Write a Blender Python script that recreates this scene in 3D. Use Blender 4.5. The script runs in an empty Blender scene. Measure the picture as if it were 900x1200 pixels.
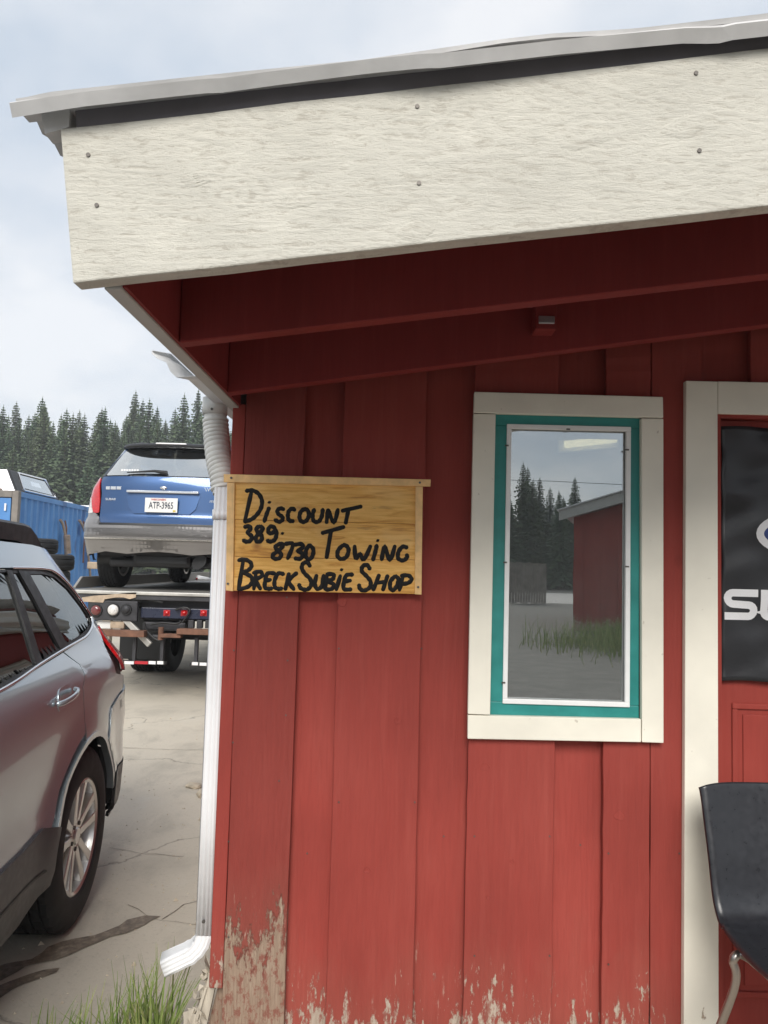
import bpy, bmesh, math, random
from mathutils import Vector, Matrix
from math import sin, cos, pi, radians
random.seed(7)
SC = bpy.context.scene
COL = SC.collection

# ------------------------------------------------------------------ camera
F = 900.0; H = 1.45
v1 = Vector((13, 64, F)).normalized()
_b = -810000 / (64 - .0272 * 13); _a = -.0272 * _b
vup = Vector((_a, _b, F)).normalized()
vx = vup.cross(v1) * -1
if vx.x < 0: vx = -vx
# world axes seen in photo axes (x right, y down, z forward)
M3 = Matrix((vx, v1, vup)).transposed()
def ray(px, py): return M3.transposed() @ Vector((px - 450, py - 600, F))
def atY(px, py, Y):
    d = ray(px, py); k = Y / d.y; return Vector((d.x * k, Y, H + d.z * k))
def atZ(px, py, Z):
    d = ray(px, py); k = (Z - H) / d.z; return Vector((d.x * k, d.y * k, Z))
cam_d = bpy.data.cameras.new('camera'); cam = bpy.data.objects.new('camera', cam_d); COL.objects.link(cam)
R = M3.transposed()          # columns: photo axes in world
rx = R @ Vector((1, 0, 0)); ry = R @ Vector((0, -1, 0)); rz = R @ Vector((0, 0, -1))
cam.matrix_world = Matrix.Translation((0, 0, H)) @ Matrix((rx, ry, rz)).transposed().to_4x4()
cam_d.sensor_fit = 'HORIZONTAL'; cam_d.sensor_width = 36; cam_d.lens = 36
cam_d.clip_start = .05; cam_d.clip_end = 2000
SC.camera = cam

# ------------------------------------------------------------------ world and sun
SUN_EL, SUN_AZ = radians(36), radians(183)     # azimuth: clockwise from +Y, the sun stands behind the photographer
world = bpy.data.worlds.new('World'); SC.world = world; world.use_nodes = True
nt = world.node_tree; nt.nodes.clear()
def N(t, k, **kw):
    n = t.nodes.new(k)
    for a, b in kw.items(): setattr(n, a, b)
    return n
wo = N(nt, 'ShaderNodeOutputWorld'); mixs = N(nt, 'ShaderNodeMixShader')
sky = N(nt, 'ShaderNodeTexSky', sky_type='NISHITA'); sky.sun_disc = False
sky.sun_elevation = SUN_EL; sky.sun_rotation = SUN_AZ
b1 = N(nt, 'ShaderNodeBackground'); b1.inputs[1].default_value = .11
b2 = N(nt, 'ShaderNodeBackground'); b2.inputs[1].default_value = .80
tc = N(nt, 'ShaderNodeTexCoord'); sep = N(nt, 'ShaderNodeSeparateXYZ')
ad = N(nt, 'ShaderNodeMath', operation='ADD'); ad.inputs[1].default_value = .35
ab = N(nt, 'ShaderNodeMath', operation='ABSOLUTE')
dvx = N(nt, 'ShaderNodeMath', operation='DIVIDE'); dvy = N(nt, 'ShaderNodeMath', operation='DIVIDE')
cmb = N(nt, 'ShaderNodeCombineXYZ')
L = nt.links.new
L(tc.outputs['Generated'], sep.inputs[0]); L(sep.outputs[2], ab.inputs[0]); L(ab.outputs[0], ad.inputs[0])
L(sep.outputs[0], dvx.inputs[0]); L(ad.outputs[0], dvx.inputs[1]); L(sep.outputs[1], dvy.inputs[0]); L(ad.outputs[0], dvy.inputs[1])
L(dvx.outputs[0], cmb.inputs[0]); L(dvy.outputs[0], cmb.inputs[1])
no = N(nt, 'ShaderNodeTexNoise'); no.inputs['Scale'].default_value = 1.7; no.inputs['Detail'].default_value = 7; no.inputs['Roughness'].default_value = .52
L(cmb.outputs[0], no.inputs['Vector'])
cr = N(nt, 'ShaderNodeValToRGB'); cr.color_ramp.elements[0].position = .38; cr.color_ramp.elements[0].color = (.56, .64, .74, 1)
cr.color_ramp.elements[1].position = .60; cr.color_ramp.elements[1].color = (.90, .91, .93, 1)
L(no.outputs[0], cr.inputs[0]); L(cr.outputs[0], b2.inputs[0]); L(sky.outputs[0], b1.inputs[0])
mixs.inputs[0].default_value = .88
L(b1.outputs[0], mixs.inputs[1]); L(b2.outputs[0], mixs.inputs[2]); L(mixs.outputs[0], wo.inputs[0])
sd = bpy.data.lights.new('sun', 'SUN'); sd.energy = 2.6; sd.angle = radians(30); sd.color = (1, .96, .9)
so = bpy.data.objects.new('sun', sd); COL.objects.link(so)
sdir = Vector((sin(SUN_AZ) * cos(SUN_EL), cos(SUN_AZ) * cos(SUN_EL), sin(SUN_EL)))
so.rotation_euler = sdir.to_track_quat('Z', 'Y').to_euler()
SC.view_settings.view_transform = 'Standard'; SC.view_settings.look = 'None'
SC.view_settings.gamma = 1; SC.view_settings.exposure = .50
SC.cycles.max_bounces = 6; SC.cycles.transparent_max_bounces = 12

# ------------------------------------------------------------------ materials
class Mt:
    """small node builder"""
    def __init__(s, name, col=(.5, .5, .5), rough=.6, metal=0, coat=0, spec=.5):
        s.m = bpy.data.materials.new(name); s.m.use_nodes = True; s.t = s.m.node_tree
        s.b = s.t.nodes['Principled BSDF']; s.set('Base Color', (*col, 1)); s.set('Roughness', rough); s.set('Metallic', metal)
        s.set('Coat Weight', coat); s.set('Coat Roughness', .04); s.set('Specular IOR Level', spec); s.col = col
        s.pos = None
    def set(s, k, v): s.b.inputs[k].default_value = v
    def n(s, k, **kw): return N(s.t, k, **kw)
    def l(s, a, b): s.t.links.new(a, b)
    def vec(s, scale=(1, 1, 1), obj=False):
        if obj: o = s.n('ShaderNodeTexCoord').outputs['Object']
        else: o = s.n('ShaderNodeNewGeometry').outputs['Position']
        mp = s.n('ShaderNodeMapping'); mp.inputs['Scale'].default_value = scale; s.l(o, mp.inputs[0]); return mp.outputs[0]
    def noise(s, scale, vecscale=(1, 1, 1), detail=5, rough=.55, obj=False, dist=0):
        n = s.n('ShaderNodeTexNoise'); n.inputs['Scale'].default_value = scale; n.inputs['Detail'].default_value = detail
        n.inputs['Roughness'].default_value = rough; n.inputs['Distortion'].default_value = dist
        s.l(s.vec(vecscale, obj), n.inputs['Vector']); return n.outputs[0]
    def ramp(s, f, stops, interp='LINEAR'):
        r = s.n('ShaderNodeValToRGB'); e = r.color_ramp.elements; r.color_ramp.interpolation = interp
        while len(e) < len(stops): e.new(.5)
        for i, (p, c) in enumerate(stops):
            e[i].position = p; e[i].color = (*c, 1) if hasattr(c, '__len__') else (c, c, c, 1)
        s.l(f, r.inputs[0]); return r.outputs[0]
    def mix(s, f, a, b, mode='MIX'):
        m = s.n('ShaderNodeMix', data_type='RGBA', blend_type=mode)
        for sock, v in ((m.inputs[0], f), (m.inputs[6], a), (m.inputs[7], b)):
            if isinstance(v, (int, float)): sock.default_value = v
            elif isinstance(v, tuple): sock.default_value = (*v, 1)
            else: s.l(v, sock)
        return m.outputs[2]
    def math(s, op, a, b=0, clamp=False):
        m = s.n('ShaderNodeMath', operation=op); m.use_clamp = clamp
        for i, v in enumerate((a, b)):
            if isinstance(v, (int, float)): m.inputs[i].default_value = v
            else: s.l(v, m.inputs[i])
        return m.outputs[0]
    def z(s):
        g = s.n('ShaderNodeNewGeometry'); q = s.n('ShaderNodeSeparateXYZ'); s.l(g.outputs['Position'], q.inputs[0]); return q.outputs
    def color(s, o): s.l(o, s.b.inputs['Base Color'])
    def rough(s, o): s.l(o, s.b.inputs['Roughness'])
    def bump(s, h, strength=.3, dist=.01, prev=None):
        b = s.n('ShaderNodeBump'); b.inputs['Strength'].default_value = strength; b.inputs['Distance'].default_value = dist
        s.l(h, b.inputs['Height'])
        if prev: s.l(prev, b.inputs['Normal'])
        s.l(b.outputs[0], s.b.inputs['Normal']); return b.outputs[0]

def var(name, col, rough=.6, metal=0, amp=.15, scale=8, vs=(1, 1, 1), bump=0, bs=60, bd=.003, **kw):
    m = Mt(name, col, rough, metal, **kw)
    n = m.noise(scale, vs)
    d = tuple(c * (1 - amp) for c in col); u = tuple(min(1, c * (1 + amp)) for c in col)
    m.color(m.ramp(n, [(.3, d), (.7, u)]))
    m.rough(m.ramp(n, [(.3, max(0, rough - .08)), (.7, min(1, rough + .08))]))
    if bump: m.bump(m.noise(bs, vs), bump, bd)
    return m.m

def wood_paint(name, red, peel=0.0, dirt=True, rough_saw=0.38):
    """painted rough board; peel = how high (m above 0) the bare wood reaches"""
    m = Mt(name, red, .66, spec=.22)
    g1 = m.noise(26, (5, 5, .35), 8, .65, dist=.4); g2 = m.noise(3.2, (1, 1, .6), 4)
    dk = tuple(c * .80 for c in red); lt = (red[0] * 1.10, red[1] * 1.25, red[2] * 1.25)
    c = m.ramp(g2, [(.28, dk), (.5, red), (.75, lt)])
    oi = m.n('ShaderNodeObjectInfo'); c = m.mix(m.math('MULTIPLY', oi.outputs['Random'], .30), c, tuple(q * .62 for q in red))
    st = m.noise(11, (3, 3, .18), 6, .6); c = m.mix(m.ramp(st, [(.52, 0), (.72, .30)]), c, (red[0] * 1.2, red[1] * 1.6, red[2] * 1.6))
    c = m.mix(m.ramp(g1, [(.35, .22), (.6, 0)]), c, tuple(q * .6 for q in red))
    # knots
    v = m.n('ShaderNodeTexVoronoi'); v.inputs['Scale'].default_value = 2.1; m.l(m.vec((1.6, 1.6, 1)), v.inputs['Vector'])
    kn = m.ramp(v.outputs['Distance'], [(.02, 1), (.05, 0)])
    c = m.mix(m.math('MULTIPLY', kn, .35), c, tuple(q * .5 for q in red))
    hgt = m.math('ADD', m.math('MULTIPLY', g1, 1.0), m.math('MULTIPLY', kn, -.6))
    if peel:
        z = m.z()[2]
        n1 = m.noise(9, (1.6, 1.6, .75), 9, .75, dist=.5); n2 = m.noise(4.2, (1.5, 1, .5), 2); n3 = m.noise(60, (1.3, 1.3, .5), 5, .7)
        lvl = m.math('SUBTRACT', m.math('ADD', m.math('ADD', m.math('MULTIPLY', n1, .34), m.math('MULTIPLY', n3, .06)), m.math('MULTIPLY', n2, .50)), .45)
        lim = m.math('ADD', lvl, peel)
        fn_ = m.math('SUBTRACT', m.noise(30, (1.8, 1.8, .55), 9, .72), .5)
        f = m.math('MULTIPLY', m.math('ADD', m.math('MULTIPLY', m.math('SUBTRACT', lim, z), 7), m.math('MULTIPLY', fn_, 6.5)), 3, True)
        wd = m.noise(40, (5, 5, .3), 8, .7)
        bare = m.ramp(wd, [(.25, (.17, .12, .09)), (.5, (.33, .25, .185)), (.75, (.46, .37, .29))] if rough_saw > .5 else [(.25, (.24, .19, .15)), (.5, (.44, .37, .30)), (.75, (.58, .52, .44))])
        # last flakes of red left on the bare wood
        fl = m.ramp(m.noise(38, (1.2, 1.2, .7), 6, .7), [(.50, 0), (.58, 1)])
        bare = m.mix(m.math('MULTIPLY', fl, .8), bare, tuple(q * .75 for q in red))
        c = m.mix(f, c, bare)
        sm = m.noise(34, (1.6, 1.6, .28), 7, .75)
        sc2 = m.math('MULTIPLY', m.ramp(sm, [(.60, 0), (.66, 1)]), m.math('MULTIPLY', m.math('SUBTRACT', m.math('ADD', lim, .16), z), 9, True))
        c = m.mix(m.math('MULTIPLY', sc2, .75), c, (.50, .40, .32))
        dz = m.math('MULTIPLY', m.math('SUBTRACT', m.math('ADD', lim, .22), z), 2.2, True)
        c = m.mix(m.math('MULTIPLY', dz, .35), c, (.22, .13, .09))
        hgt = m.math('SUBTRACT', hgt, m.math('MULTIPLY', f, 1.4))
    m.color(c); m.bump(hgt, rough_saw, .006)
    return m.m

RED = (.315, .053, .041)
M = {}
M['red'] = wood_paint('red_barn_paint', RED, .245)
M['red_worn'] = wood_paint('worn_red_barn_paint', (.285, .052, .041), .47, rough_saw=.6)
M['red_shaded'] = wood_paint('shaded_red_paint', (.26, .034, .031), 0, rough_saw=.18)  # unpeeled red, darkened to deepen the shade under the roof overhang
M['red_door'] = wood_paint('red_door_paint', (.31, .048, .036), 0, rough_saw=.04)
def cream(name, peelz=False, saw=0, sc=(1, 1, 1), col=(.80, .765, .66)):
    m = Mt(name, col, .58, spec=.28)
    n = m.noise(5, sc, 6); c = m.ramp(n, [(.3, tuple(q * .90 for q in col)), (.7, tuple(min(1, q * 1.06) for q in col))])
    fine = m.noise(30, sc, 8, .65, dist=.6)
    spots = m.ramp(m.noise(55, (1, 1, 1), 3), [(.70, 0), (.74, 1)])
    c = m.mix(m.math('MULTIPLY', spots, .45), c, (.30, .24, .17))
    if peelz:
        z = m.z()[2]
        f = m.math('MULTIPLY', m.math('SUBTRACT', m.math('ADD', m.math('MULTIPLY', m.noise(18, (2, 1, .8), 8, .7), .9), -.27), m.math('MULTIPLY', z, .9)), 30, True)
        c = m.mix(f, c, m.ramp(m.noise(40, (4, 4, .3), 6), [(.3, (.20, .15, .11)), (.7, (.40, .33, .25))]))
    if saw:
        fi = m.noise(34, (sc[0] * .5, 1, sc[2] * 1.9), 10, .78, dist=.3)
        gn = m.noise(1.5, (.45, 1, 2.6), 2.5, .5, dist=.5); gl_ = m.math('SINE', m.math('MULTIPLY', gn, 190))
        fi = m.math('ADD', fi, m.math('MULTIPLY', gl_, .035))
        kv = m.n('ShaderNodeTexVoronoi'); kv.inputs['Scale'].default_value = 3.0; m.l(m.vec((1, 1, 1.5)), kv.inputs['Vector'])
        wv = m.math('SINE', m.math('MULTIPLY', kv.outputs['Distance'], 95)); ring = m.math('MULTIPLY', m.ramp(kv.outputs['Distance'], [(.05, 1), (.26, 0)]), wv)
        fi = m.math('ADD', fi, m.math('MULTIPLY', ring, .07))
        c = m.mix(m.ramp(fi, [(.38, .50), (.47, 0)]), c, (.36, .32, .26))
        c = m.mix(m.ramp(gl_, [(.55, 0), (1, .16)]), c, tuple(q * .6 for q in col))
        c = m.mix(m.ramp(m.noise(2.2, (1, 1, 2.5), 5), [(.35, .35), (.65, 0)]), c, tuple(q * .84 for q in col))
        m.color(c); m.bump(m.math('ADD', fi, m.math('MULTIPLY', fine, .6)), saw, .009)
    else:
        m.color(c); m.bump(fine, .10, .004)
    return m.m
M['cream'] = cream('cream_paint', True)
M['cream_rough'] = cream('rough_sawn_cream_paint', False, .62, (1.6, 1, 1.8), (.68, .655, .575))
M['cream_plain'] = cream('cream_trim_paint')
M['eave_grey'] = var('grey_white_paint', (.50, .49, .46), .6, amp=.08, bump=.15)
M['teal'] = var('teal_paint', (.022, .235, .215), .42, amp=.16, scale=14, bump=.12, bs=30, vs=(1, 1, 1))
M['white_vinyl'] = var('white_vinyl', (.82, .82, .81), .42, amp=.04, scale=20)
M['white_metal'] = var('white_downspout_enamel', (.84, .85, .86), .34, amp=.05, scale=7)
M['flex_white'] = var('white_flexible_plastic', (.76, .75, .71), .5, amp=.10, scale=25)
M['dark'] = var('dark_shadowed_gap', (.06, .058, .066), .7)
M['black'] = var('black_plastic', (.012, .012, .013), .45, scale=30)
M['rubber'] = var('tyre_rubber', (.016, .016, .017), .75, amp=.3, scale=22, bump=.15)
M['drip'] = var('shade_grey_drip_board', (.17, .16, .175), .8)  # grey tone stands in for the shade in the gap above the fascia
M['screw'] = var('dull_steel', (.12, .11, .10), .5, .7)
M['sheet'] = var('weathered_roof_sheet', (.62, .61, .60), .5, .0, amp=.14, scale=9, bump=.25, bs=14)
M['trim_metal'] = var('bare_trim_metal', (.62, .62, .63), .32, .8)
M['chrome'] = var('chrome', (.75, .76, .78), .12, 1, amp=.03)
M['satin'] = var('satin_steel', (.36, .33, .30), .33, .9, amp=.06)
M['chair_shell'] = var('black_chair_plastic', (.019, .020, .024), .34, amp=.2, scale=60, bump=.12, bs=400, bd=.0006)
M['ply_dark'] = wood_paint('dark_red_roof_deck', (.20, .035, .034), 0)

def concrete():
    m = Mt('worn_concrete', (.36, .33, .28), .85)
    big = m.noise(.55, (1, 1, 1), 4); mid = m.noise(3.0, (1, .6, 1), 9, .66, dist=.4); fine = m.noise(55, (1, 1, 1), 6, .7)
    c = m.ramp(big, [(.3, (.50, .455, .375)), (.55, (.58, .525, .43)), (.75, (.58, .485, .36))])
    c = m.mix(m.ramp(mid, [(.34, .35), (.50, 0)]), c, (.26, .24, .20))
    c = m.mix(m.ramp(mid, [(.60, 0), (.72, .5)]), c, (.60, .57, .50))
    c = m.mix(m.ramp(fine, [(.30, .3), (.45, 0)]), c, (.16, .145, .12))
    # hairline cracks
    v = m.n('ShaderNodeTexVoronoi', feature='DISTANCE_TO_EDGE'); v.inputs['Scale'].default_value = .62
    ds = m.n('ShaderNodeVectorMath', operation='ADD'); nn = m.n('ShaderNodeTexNoise'); nn.inputs['Scale'].default_value = 2.5; nn.inputs['Detail'].default_value = 8
    g = m.n('ShaderNodeNewGeometry'); m.l(g.outputs['Position'], nn.inputs['Vector'])
    sc_ = m.n('ShaderNodeVectorMath', operation='SCALE'); sc_.inputs['Scale'].default_value = .55
    m.l(nn.outputs['Color'], sc_.inputs[0]); m.l(g.outputs['Position'], ds.inputs[0]); m.l(sc_.outputs[0], ds.inputs[1]); m.l(ds.outputs[0], v.inputs['Vector'])
    ck = m.ramp(v.outputs['Distance'], [(.0, 1), (.006, 0)])
    c = m.mix(m.math('MULTIPLY', ck, .55), c, (.10, .085, .07))
    m.color(c); m.bump(m.math('ADD', m.math('MULTIPLY', fine, .4), m.math('SUBTRACT', mid, m.math('MULTIPLY', ck, .5))), .35, .012)
    return m.m
M['concrete'] = concrete()
M['gravel'] = var('gravel_ground', (.15, .142, .125), .95, amp=.3, scale=3, bump=.5, bs=30, bd=.03)
def wet():
    m = Mt('damp_silt', (.10, .08, .06), .55)
    n = m.noise(30, (1, 1, 1), 8, .7)
    m.color(m.ramp(n, [(.3, (.10, .08, .058)), (.5, (.19, .15, .108)), (.7, (.34, .285, .215))])); m.bump(n, .5, .01); return m.m
M['wet'] = wet()

def conifer(name, a, b):
    m = Mt(name, a, .8, spec=.2)
    oi = m.n('ShaderNodeObjectInfo')
    n = m.noise(.9, (1, 1, .5), 4)
    c = m.ramp(n, [(.3, a), (.7, b)])
    c = m.mix(m.math('MULTIPLY', oi.outputs['Random'], .6), c, (.125, .135, .075))
    m.color(c); return m.m
M['needle'] = conifer('conifer_needles', (.056, .098, .056), (.105, .150, .080))
M['bark'] = var('conifer_bark', (.10, .075, .055), .9, amp=.3, vs=(1, 1, .3))

def glass(name, refl=.06, tint=(.6, .65, .65), ior=1.5, rough=.0):
    m = bpy.data.materials.new(name); m.use_nodes = True; t = m.node_tree; t.nodes.clear()
    o = N(t, 'ShaderNodeOutputMaterial'); mx = N(t, 'ShaderNodeMixShader'); tr = N(t, 'ShaderNodeBsdfTransparent'); gl = N(t, 'ShaderNodeBsdfGlossy')
    tr.inputs[0].default_value = (*tint, 1); gl.inputs['Roughness'].default_value = rough; gl.inputs[0].default_value = (.93, .96, .96, 1)
    fr = N(t, 'ShaderNodeFresnel'); fr.inputs[0].default_value = ior
    ad_ = N(t, 'ShaderNodeMath', operation='ADD'); ad_.use_clamp = True; ad_.inputs[1].default_value = refl
    t.links.new(fr.outputs[0], ad_.inputs[0]); t.links.new(ad_.outputs[0], mx.inputs[0]); t.links.new(tr.outputs[0], mx.inputs[1]); t.links.new(gl.outputs[0], mx.inputs[2])
    tr_out = mx
    # slight waviness of the pane
    nz = N(t, 'ShaderNodeTexNoise'); nz.inputs['Scale'].default_value = 2.2
    bp = N(t, 'ShaderNodeBump'); bp.inputs['Strength'].default_value = .02; bp.inputs['Distance'].default_value = .02
    g = N(t, 'ShaderNodeNewGeometry'); t.links.new(g.outputs['Position'], nz.inputs['Vector']); t.links.new(nz.outputs[0], bp.inputs['Height'])
    t.links.new(bp.outputs[0], gl.inputs['Normal'])
    t.links.new(mx.outputs[0], o.inputs[0]); return m
M['pane'] = glass('coated_window_glass', .38, (.42, .45, .45))
t_ = M['pane'].node_tree; df = N(t_, 'ShaderNodeBsdfDiffuse'); df.inputs[0].default_value = (.42, .43, .42, 1); m2 = N(t_, 'ShaderNodeMixShader'); dn = N(t_, 'ShaderNodeTexNoise'); dn.inputs['Scale'].default_value = 9; dn.inputs['Detail'].default_value = 7
dr_ = N(t_, 'ShaderNodeMapRange'); dr_.inputs[3].default_value = .02; dr_.inputs[4].default_value = .13; g_ = N(t_, 'ShaderNodeNewGeometry'); o_ = [n for n in t_.nodes if n.type == 'OUTPUT_MATERIAL'][0]; src = o_.inputs[0].links[0].from_socket
t_.links.new(g_.outputs['Position'], dn.inputs['Vector']); t_.links.new(dn.outputs[0], dr_.inputs[0]); t_.links.new(dr_.outputs[0], m2.inputs[0]); t_.links.new(src, m2.inputs[1]); t_.links.new(df.outputs[0], m2.inputs[2]); t_.links.new(m2.outputs[0], o_.inputs[0])
M['car_glass'] = glass('tinted_car_glass', .10, (.10, .105, .11), 1.6)
M['rear_glass'] = glass('rear_screen_glass', .60, (.55, .60, .58), 1.5)

def carpaint(name, col, metal=.75, rough=.32):
    m = Mt(name, col, rough, metal, coat=1)
    n = m.noise(900, (1, 1, 1), 1); m.color(m.ramp(n, [(.3, tuple(q * .88 for q in col)), (.7, tuple(min(1, q * 1.12) for q in col))]))
    d = m.noise(4, (1, 1, 1), 5); m.l(m.ramp(d, [(.35, .02), (.75, .09)]), m.b.inputs['Coat Roughness'])
    return m.m
M['silver'] = carpaint('grey_metallic_car_paint', (.46, .52, .56), .7, .28)
M['cladding'] = var('grey_lower_cladding', (.085, .085, .088), .42, .3, amp=.1, scale=40)
M['blue'] = carpaint('blue_metallic_car_paint', (.028, .080, .205), .5, .35)
M['bluegrey'] = carpaint('grey_bumper_paint', (.25, .24, .235), .6, .4)
M['blue_dark'] = var('dark_blue_plastic', (.02, .025, .05), .3, amp=.1)
M['rim'] = carpaint('machined_alloy', (.62, .60, .57), .85, .33)
def lampm(name, col):
    m = Mt(name, col, .12, 0, coat=1); m.set('Transmission Weight', .0)
    v = m.n('ShaderNodeTexVoronoi'); v.inputs['Scale'].default_value = 60; m.l(m.vec(), v.inputs['Vector'])
    m.color(m.ramp(v.outputs['Distance'], [(0, tuple(q * .6 for q in col)), (.6, col)])); return m.m
M['lamp_red'] = lampm('red_lens', (.55, .012, .014)); M['lamp_clear'] = lampm('clear_lens', (.72, .70, .68))
M['lamp_dim'] = lampm('dim_red_lens', (.16, .03, .03))
M['interior'] = var('car_interior_cloth', (.05, .05, .052), .8)
M['truck_steel'] = var('dirty_truck_steel', (.045, .045, .05), .6, .3, amp=.4, scale=6, bump=.3, bs=25)
M['deck'] = var('worn_deck_steel', (.30, .29, .27), .5, .35, amp=.22, scale=5, vs=(1, .25, 1), bump=.3, bs=30)
M['deck_edge'] = var('bright_deck_edge', (.46, .45, .42), .45, .4, amp=.2, scale=6)
M['rust'] = var('rusty_steel', (.17, .085, .055), .8, .2, amp=.4, scale=9, bump=.4, bs=40)
M['ply'] = var('torn_plywood', (.42, .33, .24), .85, amp=.25, scale=14, bump=.4, bs=30)
M['refl_white'] = var('white_reflector', (.78, .78, .78), .3, amp=.05); M['refl_red'] = var('red_reflector', (.42, .02, .03), .3, amp=.1)
M['plate'] = var('white_plate_enamel', (.72, .72, .70), .4, amp=.05); M['plate_red'] = var('faded_red_print', (.52, .16, .15), .5, amp=.2)
M['ink'] = var('dark_print', (.03, .04, .06), .5); M['gold'] = var('yellow_sticker', (.55, .42, .08), .5)
def container_m():
    m = Mt('blue_container_paint', (.055, .19, .47), .5)
    n = m.noise(2.2, (1, 1, .5), 7, .65); c = m.ramp(n, [(.3, (.06, .19, .46)), (.7, (.10, .28, .58))])
    w = m.ramp(m.noise(1.1, (1, 1, .8), 2), [(.57, 0), (.60, .55)])
    c = m.mix(w, c, (.025, .06, .20))
    r = m.ramp(m.noise(7, (1, 1, .4), 8, .7), [(.66, 0), (.70, 1)])
    m.color(m.mix(r, c, (.16, .08, .05))); return m.m
M['container'] = container_m()
M['bronze_post'] = var('weathered_post_paint', (.20, .18, .16), .7, amp=.2)
M['pipe'] = var('rusty_exhaust_steel', (.33, .26, .21), .5, .5, amp=.35, scale=7)
M['print_white'] = var('white_print', (.75, .75, .75), .5, amp=.05)
def signwood():
    m = Mt('varnished_pine', (.60, .34, .11), .45, spec=.25, coat=.06)
    sv = m.vec((.28, 1, 3.0)); n = m.n('ShaderNodeTexNoise'); n.inputs['Scale'].default_value = 22; n.inputs['Detail'].default_value = 9; n.inputs['Roughness'].default_value = .62; n.inputs['Distortion'].default_value = 1.2
    m.l(sv, n.inputs['Vector'])
    c = m.ramp(n.outputs[0], [(.28, (.42, .17, .035)), (.43, (.70, .36, .08)), (.60, (.84, .49, .14)), (.8, (.90, .60, .24))])
    big = m.noise(6, (1, 1, 2), 3); c = m.mix(m.ramp(big, [(.55, 0), (.75, .30)]), c, (.78, .58, .32))
    v = m.n('ShaderNodeTexVoronoi'); v.inputs['Scale'].default_value = 7.5; m.l(m.vec((1, 1, 1.2)), v.inputs['Vector'])
    k = m.ramp(v.outputs['Distance'], [(.03, .75), (.13, 0)]); c = m.mix(k, c, (.30, .11, .03))
    st = m.ramp(m.noise(14, (.35, 1, 2.4), 6, .7), [(.64, 0), (.70, .4)]); c = m.mix(st, c, (.28, .16, .07))
    m.color(c); m.bump(n.outputs[0], .12, .003); return m.m
M['signwood'] = signwood()
M['signframe'] = var('pale_pine_batten', (.80, .50, .21), .45, amp=.18, scale=30, vs=(1, 1, 1), bump=.15)
M['letter'] = var('black_brush_paint', (.010, .009, .009), .55, amp=.4, scale=90, spec=.2)
M['banner'] = var('black_banner_nylon', (.022, .023, .026), .36, amp=.2, scale=6, bump=.25, bs=9, bd=.01)
M['silver_print'] = var('silver_grey_print', (.72, .72, .73), .5, amp=.05); M['logo_blue'] = var('blue_print', (.035, .06, .20), .45, amp=.1)
M['rock'] = var('pale_stone', (.50, .43, .33), .9, amp=.25, scale=20, bump=.5, bs=40)
M['bare_wood'] = var('splintered_bare_wood', (.46, .41, .335), .85, amp=.35, scale=14, vs=(3, 3, .5), bump=.5, bs=40)
def grassm():
    m = Mt('grass_blades', (.10, .16, .04), .6, spec=.3); m.set('Subsurface Weight', 0)
    z = m.z()[2]
    n = m.noise(25, (1, 1, .2), 3)
    m.color(m.ramp(n, [(.3, (.10, .17, .035)), (.5, (.22, .30, .08)), (.7, (.40, .38, .17))])); return m.m
M['grass'] = grassm()
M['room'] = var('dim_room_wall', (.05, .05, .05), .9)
em = Mt('fluorescent_tube', (.9, .85, .7)); em.set('Emission Color', (1, .78, .40, 1)); em.set('Emission Strength', 3.6); M['tube'] = em.m
M['fence'] = var('weathered_fence_plank', (.24, .22, .19), .85, amp=.25, scale=4)
M['roof_white'] = var('white_roof_sheet', (.72, .72, .72), .5)

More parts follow.
